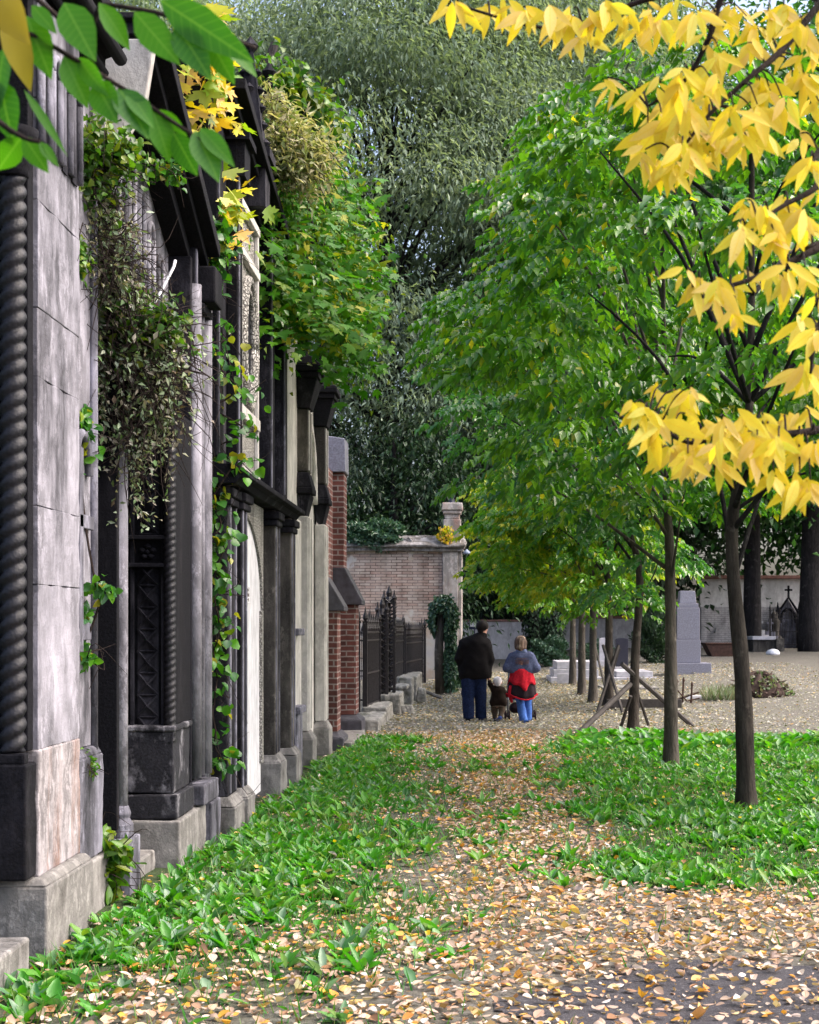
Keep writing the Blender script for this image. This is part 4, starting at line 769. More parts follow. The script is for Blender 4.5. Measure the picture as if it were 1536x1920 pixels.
feet = [cap((-.095, -.06, .05), (-.11, .16, .04), .045, .04), cap((.125, .09, .05), (.15, .29, .04), .045, .04)]
part('body', hp_ + arms + legs + trunk + feet + hand((-.235, .03, .90), (.03, .1, -1), (0, 1, 0), 1.0, .5) + hand((.26, .02, .86), (-.1, .05, -1), (0, -1, 0), 1.0, .8), .0075, SKIN, man, g)
part('jacket', [cap((-.10, 0, .84), (.13, 0, .80), .165, None, .8, .06), cap((-.09, 0, .88), (-.11, 0, 1.34), .15, .15, .9, .08), cap((.12, 0, .86), (.15, 0, 1.34), .15, .15, .9, .08), cap((.02, -.02, 1.0), (.03, -.03, 1.38), .19, .17, .85, .08), cap((.05, -.01, 1.40), (.135, -.01, 1.53), .13, .082, .9, .06),
     cap((-.17, 0, 1.37), (-.27, -.02, 1.12), .098, .08, 1, .06), cap((-.26, -.02, 1.12), (-.235, .03, .93), .072, .058, 1, .04), cap((.21, 0, 1.37), (.285, 0, 1.10), .098, .08, 1, .06), cap((.275, 0, 1.10), (.262, .02, .86), .072, .056, 1, .04)], .011, cloth('black_fleece', (.006, .005, .006)), man, g, .0022, [((.02, 0, .745), (.08, 0, -1))])
part('collar', [cap((.075, -.035, 1.50), (.185, -.02, 1.52), .052, None, 1, .02), cap((.085, .02, 1.51), (.18, .03, 1.53), .055, None, 1, .02)], .009, cloth('fleece_collar', (.010, .009, .010)), man, g, .0015)
part('jeans', [cap((-.09, 0, .92), (.10, 0, .92), .14, None, .9, .05), cap((-.10, 0, .90), (-.11, .0, .5), .14, .112, 1, .03), cap((-.11, .0, .5), (-.095, -.04, .07), .11, .10, 1, .03), cap((.10, 0, .90), (.115, .05, .5), .14, .108, 1, .03), cap((.115, .05, .5), (.125, .10, .07), .105, .098, 1, .03)], .011, cloth('navy_jeans', (.010, .018, .055), .5), man, g, .002, [((0, 0, .045), (0, 0, -1))])
part('shoe', [cap((-.095, -.07, .045), (-.115, .15, .035), .052, .045, 1, .02)], .009, cloth('black_shoe', (.01, .01, .012)), man, g); part('shoe', [cap((.125, .07, .045), (.155, .28, .035), .052, .045, 1, .02)], .009, M['navy'], man, g)
part('hair', [cap(ho(-.035, 0, .04), ho(-.0, 0, .055), .100, .092, 1, .03), cap(ho(-.06, 0, .0), ho(-.055, 0, -.045), .075, .055, 1, .03), cap(ho(-.01, -.06, .03), ho(-.01, .06, .03), .062, None, 1, .03)], .008, plain('dark_hair', (.012, .009, .009), .75, .5, 60, .15), man, g, .0012)
manhand = g + np.array([.26, .02, .76])
# --- the woman
g = G(978, 1355); g[2] = float(H(g[0], g[1])); wm = thing('person', 'woman in blue denim jacket, red jacket tied round her waist, pushing a stroller', 'person', g); gw = g.copy()
hp_, ho = head((-.015, .02, 1.405), (.05, 1, -.12), .95)
arms = []
for s in (-1, 1): arms += [cap((s * .17, 0, 1.19), (s * .255, -.02, .97), .052, .042), cap((s * .255, -.02, .97), (s * .19, .36, .96), .042, .03)]
legs = [cap((-.08, 0, .80), (-.03, .03, .43), .09, .058), cap((-.03, .03, .43), (.035, -.04, .08), .054, .038), cap((.08, 0, .80), (.105, .12, .45), .09, .058), cap((.105, .12, .45), (.12, .20, .10), .054, .038)]
trunk = [cap((-.07, 0, .80), (.07, 0, .80), .12, None, .9, .05), cap((0, 0, .86), (0, 0, 1.1), .125, .14, .85, .07), cap((-.12, 0, 1.17), (.12, 0, 1.17), .085, None, .9, .05), cap((0, -.0, 1.2), (-.01, .01, 1.35), .05, .046, 1, .04)]
feet = [cap((.035, -.06, .05), (.04, .12, .035), .04, .034), cap((.12, .18, .06), (.125, .36, .04), .04, .034)]
hs = []
for s in (-1, 1): hs += hand((s * .19, .36, .96), (0, 1, -.2), (1, 0, 0), .9, .9)
part('body', hp_ + arms + legs + trunk + feet + hs, .0075, SKIN, wm, g)
jk = [cap((-.10, 0, .95), (.10, 0, .95), .115, None, .9, .05), cap((-.09, 0, .96), (-.09, 0, 1.15), .13, .115, .95, .06), cap((.09, 0, .96), (.09, 0, 1.15), .13, .115, .95, .06), cap((0, -.01, 1.16), (-.01, 0, 1.26), .12, .068, .9, .06)]
for s in (-1, 1): jk += [cap((s * .16, 0, 1.17), (s * .255, -.02, .97), .08, .075, 1, .05), cap((s * .255, -.02, .97), (s * .20, .33, .95), .075, .05, 1, .04)]
part('denim_jacket', jk, .010, cloth('faded_denim', (.075, .09, .165), .4), wm, g, .002, [((0, 0, .875), (0, 0, -1))])
em = MB()                                             # worn illegible embroidery across the back
def stitch(x, z, x2, z2):
    f_ = lambda x_, z_: (x_, -.142 - .004 + .10 * max(abs(x_) - .09, 0) ** 1.0 + .06 * max(z_ - 1.13, 0), z_); em.tube([np.array(f_(x, z)) + g, np.array(f_((x + x2) / 2, (z + z2) / 2)) + g, np.array(f_(x2, z2)) + g], .0052, 4)
for x in np.linspace(-.10, .115, 12): stitch(x, 1.03 + rnd(-.006, .01), x + rnd(-.012, .012), 1.115 + rnd(-.008, .008))
for x in (-.10, -.03, .035, .095): stitch(x - .012, 1.108, x + .02, 1.112); stitch(x - .01, 1.065, x + .016, 1.07)
stitch(-.09, 1.135, .10, 1.138)
part('collar', [cap((-.05, -.03, 1.255), (.035, -.03, 1.255), .062, None, .9, .02)], .009, cloth('denim_collar', (.12, .15, .27), .2), wm, g, .001)
obj('embroidery', em, cloth('brown_thread', (.12, .07, .07)), wm)
part('jeans', [cap((-.08, 0, .78), (.08, 0, .78), .125, None, .9, .05), cap((-.08, 0, .80), (-.03, .03, .43), .105, .076, 1, .03), cap((-.03, .03, .43), (.035, -.04, .05), .072, .078, 1, .03), cap((.08, 0, .80), (.105, .12, .45), .105, .076, 1, .03), cap((.105, .12, .45), (.12, .20, .07), .072, .075, 1, .03)], .010, cloth('blue_jeans', (.055, .13, .40), .35), wm, g, .002, [((0, 0, .035), (0, 0, -1))])
for a, b in (((.035, -.07, .04), (.04, .11, .03)), ((.12, .17, .05), (.125, .35, .035))): part('shoe', [cap(a, b, .043, .038, 1, .02)], .009, cloth('blue_shoe', (.05, .10, .3)), wm, g)
HS = Mt('streaked_hair', .6, .3); hs_n = HS.noise(30, 5, (1, 1, .12)); HS.bump(hs_n, .8, .02); HS.col(HS.ramp(hs_n, [(.38, (.035, .022, .016)), (.55, (.16, .10, .07)), (.66, (.50, .38, .26))]))
hair = [cap(ho(-.03, 0, .045), ho(0, 0, .055), .098, .092, 1, .03), cap(ho(-.055, 0, .02), ho(-.065, 0, -.085), .078, .07, 1, .04), cap(ho(-.03, -.065, .01), ho(-.035, -.07, -.09), .05, .04, 1, .03), cap(ho(-.03, .065, .01), ho(-.035, .07, -.09), .05, .04, 1, .03)]
part('hair', hair, .008, HS.m, wm, g, .003)
def skirt(name, zt, zb, r0, r1, mat, th=.012, n=48, ripple=.012, edge=None, lo=0., hi=2 * math.pi):
    A = np.linspace(lo, hi, n + 1); V = []; rws = 7; Fc = []
    for lay in (0, th):
        for j in range(rws):
            t = j / (rws - 1)
            for a in A:
                zbb = zb if edge is None else edge(a); z = zt + (zbb - zt) * t; tt = (zt - z) / (zt - zb); r = r0 + (r1 - r0) * tt + lay + ripple * tt * math.sin(9 * a + 2) + .005 * math.sin(17 * a + 6 * t); V.append(g + (r * math.cos(a) * 1.05, r * .78 * math.sin(a), z))
    m = n + 1; K = rws * m
    for j in range(rws - 1):
        for i in range(n): q = j * m + i; Fc += [(q, q + 1, q + m + 1, q + m), (K + q, K + q + m, K + q + m + 1, K + q + 1)]
    for i in range(n): q = (rws - 1) * m + i; Fc += [(q, q + 1, K + q + 1, K + q), (i, K + i, K + i + 1, i + 1)]
    return obj(name, (V, Fc), mat, wm, smooth=True)
RED = cloth('red_fabric', (.42, .012, .025), .35); BLK = cloth('black_lining', (.02, .012, .016))
skirt('tied_jacket_lining', .93, .46, .165, .245, BLK, .01, 48, .014, lambda a: .46 + .05 * math.sin(a * 2 + 1))
skirt('tied_jacket', .955, .55, .160, .262, RED, .012, 72, .014, lambda a: .70 - .16 * math.exp(-((a - 4.95) / .28) ** 2) + .03 * math.sin(4 * a))
hemv = [g + ((.245 + .014 * math.sin(9 * a + 2) + .006) * math.cos(a) * 1.05, (.25 + .014 * math.sin(9 * a + 2) + .004) * .78 * math.sin(a), .465 + .05 * math.sin(a * 2 + 1)) for a in np.linspace(0, 2 * math.pi, 49)]
obj('red_hem', MB().tube(hemv, .015, 6), RED, wm, smooth=True); obj('sleeve_end', MB().tube([g + (-.19, -.08, .66), g + (-.215, -.09, .5), g + (-.17, -.08, .36)], [.03, .035, .022], 8), RED, wm, smooth=True)
# --- the stroller
sx, sy = g[0] - .0, g[1] + .72; zs_ = float(H(sx, sy)); stl = thing('stroller', 'folding stroller with twin wheels and a blue striped seat in front of the woman', 'stroller', (sx, sy, zs_)); b = np.array([sx, sy, zs_])
fm = MB()
for s in (-1, 1): fm.tube([b + (s * .19, -.36, .97), b + (s * .215, -.25, .9), b + (s * .23, .0, .5), b + (s * .22, .25, .1)], .012, 6).tube([b + (s * .215, -.12, .66), b + (s * .225, -.2, .1)], .012, 6)
fm.tube([b + (-.22, -.1, .45), b + (.22, -.1, .45)], .01, 6); obj('frame', fm, plain('grey_tube', (.25, .25, .27), .35, .1, 8, .5, 0, .6), stl, smooth=True)
for s in (-1, 1): obj('handle', MB().tube([b + (s * .19, -.40, .96), b + (s * .19, -.30, .97)], .017, 8), BLK, stl, smooth=True)
for s in (-1, 1):
    for y in (-.2, .27):
        wv = obj('wheel', MB().tube([b + (s * .235 + .0 * s, y, .085), b + (s * .235 + .001, y, .085)], .01, 6), M['iron'], stl); tr = MB()
        for d in (-.035, .035): tr.tube([b + (s * .235 + d, y + .072 * math.cos(a), .085 + .072 * math.sin(a)) for a in np.linspace(0, 2 * math.pi, 19)], .015, 6)
        obj('tyre', tr, BLK, wv, smooth=True); hb = MB().tube([b + (s * .235 - .05, y, .085), b + (s * .235 + .05, y, .085)], .03, 10); obj('hub', hb, M['iron'], wv)
stripe = Mt('striped_fabric', .9, .1); sw = stripe.n('TexWave', Vector=stripe.coord(), Scale=4.0, bands_direction='Z'); stripe.col(stripe.ramp(sw.outputs['Fac'], [(.2, (.01, .07, .22)), (.45, (.03, .14, .33)), (.6, (.10, .22, .14)), (.8, (.02, .05, .18))]))
obj('seat', MB().box(b[0] - .205, b[0] + .205, b[1] - .12, b[1] + .18, b[2] + .36, b[2] + .40).add([b + q for q in ((-.205, -.1, .4), (.205, -.1, .4), (.205, -.27, .86), (-.205, -.27, .86), (-.205, -.07, .4), (.205, -.07, .4), (.205, -.24, .86), (-.205, -.24, .86))], [(3, 2, 1, 0), (4, 5, 6, 7), (0, 1, 5, 4), (1, 2, 6, 5), (2, 3, 7, 6), (3, 0, 4, 7)]), stripe.m, stl, bevel=.01)
sd = MB()
for s in (-1, 1): sd.add([b + (s * .215 + e, y, z) for e in (0, s * .012) for y, z in ((-.30, .86), (-.12, .86), (.1, .42), (-.12, .42))], [(0, 1, 2, 3), (7, 6, 5, 4), (0, 4, 5, 1), (1, 5, 6, 2), (2, 6, 7, 3), (3, 7, 4, 0)])
obj('side_panel', sd, stripe.m, stl); part('basket', [cap((-.10, -.05, .22), (.10, -.05, .22), .10, None, 1.3, .03)], .015, BLK, stl, b, .003)
# --- the toddler
g = G(934, 1352); g[2] = float(H(g[0], g[1])); td = thing('person', 'toddler in a white knitted hat and brown jacket, arm raised to the man', 'person', g); mh = manhand - g
hp_, ho = head((-.01, .0, .685), (-.1, 1, -.1), .78); mh = np.array([-.16, .02, .735])
legs = [cap((-.06, 0, .32), (-.065, .06, .18), .058, .045), cap((-.065, .06, .18), (-.05, .05, .07), .042, .034), cap((.055, 0, .32), (.07, -.03, .19), .058, .045), cap((.07, -.03, .19), (.045, -.10, .085), .042, .034)]
arms = [cap((-.09, 0, .56), (-.135, .0, .65), .036, .03), cap((-.135, 0, .65), mh, .03, .02), cap((.09, 0, .56), (.145, .03, .47), .036, .03), cap((.145, .03, .47), (.14, .14, .44), .03, .02)]
part('body', hp_ + legs + arms + [cap((0, 0, .34), (0, 0, .54), .095, .09, .9, .04), cap((0, 0, .56), (-.01, 0, .64), .04, .04, 1, .03)] + hand(mh, (-.1, 0, 1), (0, 1, 0), .5, .6) + hand((.14, .14, .44), (0, 1, -.3), (1, 0, 0), .5, .6), .006, SKIN, td, g)
part('jacket', [cap((-.05, 0, .33), (.06, 0, .33), .095, None, .95, .04), cap((-.04, 0, .34), (-.03, 0, .54), .10, .085, 1, .05), cap((.05, 0, .34), (.03, 0, .54), .10, .085, 1, .05), cap((0, 0, .55), (-.01, 0, .61), .09, .05, 1, .03), cap((-.08, 0, .56), (-.135, 0, .65), .052, .046, 1, .03), cap((-.135, 0, .65), (-.152, .016, .71), .045, .036, 1, .02), cap((.08, 0, .56), (.145, .03, .47), .052, .045, 1, .03), cap((.145, .03, .47), (.142, .11, .445), .044, .036, 1, .02)], .008, cloth('brown_jacket', (.020, .013, .010)), td, g, .0015, [((0, 0, .265), (0, 0, -1))])
obj('jacket_hem', MB().tube([g + (.125 * math.cos(a) + .005, .10 * math.sin(a), .272) for a in np.linspace(0, 2 * math.pi, 25)], .009, 5), cloth('tan_hem', (.22, .17, .13)), td)
part('trousers', [cap((-.06, 0, .33), (-.065, .06, .18), .072, .058, 1, .03), cap((-.065, .06, .18), (-.05, .05, .06), .054, .046, 1, .02), cap((.055, 0, .33), (.07, -.03, .19), .072, .058, 1, .03), cap((.07, -.03, .19), (.045, -.10, .09), .054, .044, 1, .02)], .008, cloth('khaki_cloth', (.10, .075, .055)), td, g, .0015)
part('shoe', [cap((-.05, .03, .03), (-.055, .12, .028), .034, .03, 1, .02)], .007, M['navy'], td, g); part('shoe', [cap((.04, -.12, .075), (.0, -.06, .02), .036, .032, 1, .02)], .007, cloth('blue_white_shoe', (.12, .18, .5)), td, g)
hat = [cap(ho(-.015, 0, .045), ho(.01, 0, .05), .098 * .8, .094 * .8, 1, .02), cap(ho(-.05, 0, -.005), ho(-.045, 0, -.03), .062 * .8, .055 * .8, 1, .03)]
part('knitted_hat', hat, .006, plain('white_wool', (.82, .80, .84), .9, .06, 50), td, g, .001)
# ------------------------------------------------------------ trees of the row
Z3 = np.array([0, 0, 1.0])
def limb(mb, a, b, r0, r1, sag=.25, n=6):
    a = np.array(a, float); b = np.array(b, float); m = (a + b) / 2 + np.array([rnd(-.12, .12), rnd(-.12, .12), sag * np.linalg.norm(b - a) * .35])
    p = curve([a, m, b], 4); mb.tube(p, np.linspace(r0, r1, len(p)), n); return p
def ash(label, px, py, r, top, cz, rad, ncl, per, L, mats, off=(0, 0), barkm='bark', bend=0., rc=.72, lowz=None, keepfn=None, forks=(), cone=None, lw=.29):
    b = G(px, py); t = thing('ash_tree', label, 'tree', b, 'young ash trees in a row along the path'); mb = MB()
    P = curve([b + (0, 0, -.1), b + (bend * .3, 0, 1.2), b + (bend, .1, 2.6), b + (off[0] * .3, off[1] * .3, 3.8), b + (off[0] * .5, off[1] * .5, top)], 6)
    mb.tube(P, np.interp(np.linspace(0, 1, len(P)), [0, .02, .05, .14, 1], [r * 1.9, r * 1.5, r * 1.15, r * .96, r * .25]) * rnd(.93, 1.07, len(P)), 12)
    c = b + np.array([off[0], off[1], cz]); u = rdir(ncl); q = rnd(.35, 1, ncl) ** .5; cc = c + u * q[:, None] * np.array(rad)
    if cone: k_ = np.clip(cone + (1 - cone) * (cc[:, 2] - b[2] - lowz) / 3.2, cone, 1); cc[:, 0] = b[0] + (cc[:, 0] - b[0]) * k_; cc[:, 1] = b[1] + (cc[:, 1] - b[1]) * k_
    if lowz is not None: cc[:, 2] = np.maximum(cc[:, 2], b[2] + lowz + rnd(0, .5, ncl))
    if keepfn is not None: cc = cc[keepfn(cc)]
    tr = obj('trunk', mb, M[barkm], t, smooth=True); lb = MB()
    for i, e in enumerate(cc):
        if i % 4 == 0 or i < 8:
            zr = np.clip(b[2] + (e[2] - b[2]) * rnd(.55, .85), b[2] + 1.9, b[2] + top - .2); j = np.argmin(abs(P[:, 2] - zr)); s = P[j]
            ln = np.linalg.norm(e - s); limb(lb, s, e, min(r * .34, .010 + .009 * ln), .006)
    obj('limb', lb, M['bark_d' if barkm == 'bark' else barkm], t, smooth=True)
    out = []; 
    for e in cc:
        m = per; a = rnd(0, 6.283, m); k = rnd(.1, 1, m) ** .6; scl = rnd(.7, 1.3); dx, dy = k * np.cos(a) * rc * scl, k * np.sin(a) * rc * scl
        B = e + np.stack([dx, dy, .14 - .34 * k * k * scl + rnd(-.05, .05, m)], 1); ou = unit(e - c) * .35
        D = np.stack([np.cos(a), np.sin(a), rnd(-.75, -.05, m)], 1) + ou * np.array([1, 1, .3]); N = Z3 + R.normal(size=(m, 3)) * .3 + .35 * np.stack([np.cos(a), np.sin(a), np.zeros(m)], 1)
        out.append((B, D, N))
    B, D, N = (np.concatenate(z) for z in zip(*out)); P_, D_, N_, L_, W_ = compound(B, D, N, .22 if L > .09 else .26, 7, L, L * lw)
    n = len(P_); rv = np.clip(np.tile(np.repeat(rnd(0, .8, len(cc)), per), 7) * .75 + rnd(0, .28, n), 0, .87); tipn = rnd(0, 1, n) < .035; rv[tipn] = rnd(.8, 1, tipn.sum())
    leafmesh('crown', P_, D_, N_, L_, W_, M[mats], 'diam', t, rv=rv); return t, b
T1, b1 = ash('nearest ash tree on the right with a leaning brown trunk', 1400, 1520, .088, 6.9, 5.2, (2.5, 2.4, 2.5), 50, 36, .135, 'ash', (.15, .3), bend=-.12, lowz=3.05)
T2, b2 = ash('second ash tree, pale straight trunk left of the nearest one', 1258, 1440, .088, 7.4, 5.6, (2.35, 2.4, 3.0), 60, 36, .14, 'ash', (-.2, .2), 'bark_l', lowz=3.0)
T3, b3 = ash('third ash tree, dark trunk held by crossed wooden stakes', 1187, 1370, .088, 7.6, 5.6, (2.45, 2.4, 3.3), 64, 34, .145, 'ash_g', (-.4, 0), bend=.12, lowz=2.3, cone=.45)
T4, b4 = ash('fourth ash tree, forked dark trunk behind the crossed stakes', 1142, 1330, .095, 6.6, 4.6, (2.1, 2.2, 2.8), 44, 32, .145, 'ash', (-.3, 0), lowz=2.1, cone=.6)
T5, b5 = ash('fifth ash tree with a slim pale trunk in the row', 1112, 1316, .088, 6.0, 4.0, (1.7, 2.0, 2.2), 48, 26, .15, 'ash_y', (-.4, 0), 'bark_l', lowz=1.9)
T6, b6 = ash('sixth ash tree with a slim trunk and yellowing crown', 1091, 1302, .09, 5.8, 3.9, (1.7, 2.0, 2.1), 48, 26, .155, 'ash_y', (-.5, 0), 'bark_l', lowz=2.0)
T7, b7 = ash('farthest ash tree of the row beside the white grave slab', 1074, 1284, .09, 5.6, 3.8, (1.6, 1.8, 2.0), 44, 26, .165, 'ash_y', (-.6, 0), 'bark_l', lowz=1.9)
# wooden stakes that prop two of them
def stake(lb, p0, z0, p1, z1, Y, Y1, r=.03):
    k = Y / F; a = np.array([(p0 - CX) * Y / F, Y, FZ(z0, Y)]); b = np.array([(p1 - CX) * Y1 / F, Y1, FZ(z1, Y1)])
    a[2] = min(a[2], float(H(a[0], a[1])) - .0); o = obj('wooden_stake', MB().tube([a, b], r, 6), M['wood']); tag(o, lb, 'stake', 'stakes propping the young ash trees')
stake('longest wooden stake slanting from the third tree down to the left', 1075, 1384, 1182, 1283, 22.8, 24.1, .045); stake('stake slanting from the third tree down to the right behind the second trunk', 1300, 1358, 1166, 1245, 25.0, 24.0, .04)
stake('short stake leaning on the front of the third trunk, foot left', 1162, 1366, 1183, 1305, 24.3, 24.0, .03); stake('thin stake right of the third trunk pointing down right', 1217, 1356, 1196, 1300, 24.9, 24.2, .026)
stake('stake of the fourth tree slanting down to the left', 1120, 1335, 1160, 1210, 29.0, 29.5, .032); stake('upright leaning stake crossing the fourth trunk from the upper left', 1168, 1310, 1131, 1210, 28.4, 29.4, .035)
stake('stake of the fourth tree leaning from the right', 1130, 1322, 1161, 1215, 30.2, 29.7, .03); stake('thin stake left of the fourth trunk near the fifth tree', 1140, 1300, 1117, 1215, 31.5, 33.5, .025)
o = obj('wooden_trestle', MB().box(2.72, 4.2, 29.2, 29.28, float(H(3, 29)) + .05, float(H(3, 29)) + .22), M['wood'], bevel=.01); tag(o, 'dark plank board lying on edge behind the crossed stakes', 'plank')

# ------------------------------------------------------------ background trees
def bgtree(name, label, x, y, h, rad, zc, rz, n, L, Wd, mat, nb=46, trunk=.35, hang=.5, lean=0, group='big trees behind the walls', low=None, barkm='bark_d', sq=.35, cs=.30, zb=None):
    z = float(H(x, min(y, 60))); z = z if zb is None else zb; b = np.array([x, y, z]); t = thing(name, label, 'tree', b, group); mb = MB()
    P = curve([b + (0, 0, -.3), b + (lean * .4, 0, h * .3), b + (lean * .8, .2, h * .6), b + (lean, 0, h * .92)], 5); mb.tube(P, np.linspace(trunk * 1.25, trunk * .15, len(P)), 10)
    c = b + (lean * .6, 0, zc); u = rdir(nb); q = rnd(.3, 1, nb) ** .45; cc = c + u * q[:, None] * np.array([rad, rad, rz])
    if low is not None: cc[:, 2] = np.maximum(cc[:, 2], b[2] + low + rnd(0, 1.2, nb))
    obj('trunk', mb, M[barkm], t, smooth=True); lb = MB()
    for i, e in enumerate(cc):
        if i % 3 == 0: s = P[np.argmin(abs(P[:, 2] - (b[2] + (e[2] - b[2]) * .7)))]; limb(lb, s, e, trunk * .22, .02, .3, 5)
    obj('limb', lb, M[barkm], t)
    k = n // nb; PP = []; DD = []
    for e in cc:
        s = rad * cs * rnd(.7, 1.4); g_ = R.normal(size=(k, 3)) * np.array([s, s, s * sq]); g_[:, 2] -= hang * .10 * (g_[:, 0] ** 2 + g_[:, 1] ** 2) / s; PP.append(e + g_)
        dd = R.normal(size=(k, 3)) * .6 + unit(g_ + 1e-6) * .7; dd[:, 2] -= hang; DD.append(dd)
    P_ = np.concatenate(PP); D_ = np.concatenate(DD); m = len(P_); N_ = Z3 + R.normal(size=(m, 3)) * .32
    leafmesh('crown', P_, D_, N_, L * rnd(.6, 1.3, m), Wd * rnd(.7, 1.3, m), M[mat], 'diam', t, rv=np.clip(np.repeat(rnd(0, 1, nb), k) * .7 + rnd(0, .3, m), 0, 1)); return t
bgtree('cedar_tree', 'huge grey green feathery tree rising behind the old brick wall', -3.2, 56, 29, 7.4, 17, 12.5, 120000, .30, .042, 'cedar', 165, .5, .8, low=4.5, sq=.32, cs=.19)
bgtree('cedar_tree', 'grey green feathery tree behind the pillar of the old brick wall', 3.2, 60, 28, 6.8, 18.0, 12.0, 90000, .32, .045, 'cedar', 140, .45, .8, low=6.5, sq=.32, cs=.19)
bgtree('cedar_tree', 'grey green feathery tree behind the overhanging maple on the left', -13.5, 62, 30, 8.5, 19, 12, 52000, .42, .055, 'cedar', 80, .5, .8, sq=.32, cs=.2)
bgtree('yew_tree', 'dark evergreen filling the gap above the old brick wall', -2.6, 51, 8.6, 2.9, 4.6, 3.8, 16000, .26, .05, 'yew', 60, .3, .5, sq=.7)
bgtree('yew_tree', 'dark evergreen behind the low grey boundary wall', 1.0, 66.0, 9.6, 3.2, 4.4, 4.2, 15000, .30, .06, 'yew', 60, .3, .5, sq=.7)
bgtree('yew_tree', 'dark bushy evergreen right of the corner pillar', .6, 64.0, 9.8, 1.9, 5.2, 3.4, 9000, .24, .05, 'yew', 36, .22, .4, sq=.8, low=2.6)
bgtree('broadleaf_tree', 'broad green tree behind the crowns of the ash row', 9.0, 72, 32, 7.5, 17, 14, 40000, .42, .13, 'bgleaf', 80, .5, .3, sq=.6, zb=.8)
bgtree('broadleaf_tree', 'broad green tree behind the tall white wall on the right', 19.0, 74, 34, 9.0, 18, 15, 42000, .45, .14, 'bgleaf', 80, .5, .3, sq=.6, zb=.8)
bgtree('broadleaf_tree', 'far green tree beyond the right edge of the white wall', 29.0, 76, 24, 8.0, 14, 10, 22000, .5, .16, 'bgleaf', 70, .5, .3, sq=.6, zb=.8)
bgtree('broadleaf_tree', 'tall tree with a thick dark trunk standing in front of the white wall', 11.0, 57.5, 22, 6.5, 12, 7.5, 26000, .36, .11, 'bgleaf', 80, .31, .3, sq=.6, low=7.2, zb=.75)
bgtree('broadleaf_tree', 'big dark trunked tree at the right edge of the picture', 12.75, 55.5, 22, 6.5, 12, 7.0, 22000, .36, .11, 'bgleaf', 70, .36, .3, lean=.3, sq=.6, low=7.2, zb=.75)
bgtree('broadleaf_tree', 'dark leaning tree behind the boundary wall above the people', 2.6, 62.4, 17, 3.6, 11, 5.5, 14000, .32, .10, 'bgleaf', 50, .26, .4, lean=-1.2, sq=.6, low=6.0, zb=.4)
bgtree('broadleaf_tree', 'dark tree behind the crown of the fourth ash', 6.5, 66, 16, 4.6, 8.5, 6.5, 20000, .34, .11, 'yew', 60, .3, .4, sq=.6, zb=.7)
# ivy covered pair of trunks and clipped shrubs in the middle distance
for px, py, ln, lb in ((1016, 1240, -1.1, 'ivy wrapped trunk leaning left beside the far wall'), (1040, 1243, -.3, 'upright ivy wrapped dark trunk right of the leaning one')):
    b = G(px, py); t = thing('ivy_tree', lb, 'tree', b, 'ivy wrapped trunks'); p = curve([b, b + (ln * .4, 0, 2), b + (ln, 0, 6.5)], 6); obj('trunk', MB().tube(p, np.linspace(.26, .16, len(p)), 10), M['bark_d'], t, smooth=True)
    n = 2600; k = rnd(0, 1, n); q = np.stack([np.interp(k, np.linspace(0, 1, len(p)), p[:, d]) for d in range(3)], 1); u = rdir(n) * (1, 1, .4); leafmesh('ivy', q + unit(u) * rnd(.2, .42, (n, 1)), u + (0, 0, -.8), u, .13, .05, M['yew'], 'diam', t)
def bush(name, label, c, rad, n, L, Wd, mat, cat='shrub', group=None, up=.4, tpl='diam', stems=True, par=None, drop=0):
    c = np.array(c, float); t = thing(name, label, cat, c - (0, 0, rad[2]), group); u = rdir(n); q = rnd(.45, 1, (n, 1)) ** .6; nz = 1 + .25 * np.sin(u[:, :1] * 5 + u[:, 2:] * 7); P = c + u * q * nz * np.array(rad)
    leafmesh('foliage', P, u * .6 + R.normal(size=(n, 3)) * .5 + (0, 0, up), u + R.normal(size=(n, 3)) * .5 + (0, 0, .6), L * rnd(.6, 1.3, n), Wd * rnd(.7, 1.3, n), M[mat], tpl, t); s = MB()
    if stems:
        for i in range(14): e = P[i * 7 % n]; s.tube([c - (rnd(-.1, .1) * rad[0], 0, rad[2] * .95), (c + e) / 2 - (0, 0, .1 * rad[2]), e], [.014, .01, .004], 4)
        obj('stem', s, M['twig'], t)
    return t
h0 = G(1028, 1248); bush('hedge', 'dark clipped hedge behind the woman', h0 + (0, 0, .42), (.62, .6, .48), 3500, .09, .035, 'ivy', 'hedge')
h0 = G(1225, 1243); bush('conifer_shrub', 'dark conical evergreen behind the second ash trunk', h0 + (0, 0, .75), (.55, .55, .95), 4000, .16, .03, 'yew', up=.8)
h0 = G(1112, 1243); bush('hedge', 'low grey green shrub behind the white grave slab', h0 + (0, 0, .3), (.6, .5, .4), 1800, .09, .03, 'ivy', 'hedge')
h0 = G(853, 1292); bush('laurel_bush', 'grey green bush behind the left side of the man', h0 + (-.05, 0, .45), (.34, .4, .50), 2400, .10, .03, 'ivy'); h0 = G(852, 1270); bush('laurel_bush', 'dark round bush between the ivy post and the man', h0 + (0, 0, .85), (.30, .4, .32), 1400, .10, .04, 'yew')
W0 = np.array([(700 - CX) * 42 / F, 42.0, FZ(1012, 42)]); bush('wall_shrub', 'dark green shrub growing on the coping of the old brick wall', W0 + (0, .1, .1), (.85, .4, .40), 3600, .13, .035, 'ivy', group='plants on the wall top', up=.2); W1 = np.array([(836 - CX) * 42 / F, 41.9, FZ(1006, 42)]); bush('wall_shrub', 'small yellow plant at the foot of the corner pillar', W1, (.20, .15, .24), 320, .10, .03, 'maple_y', group='plants on the wall top')
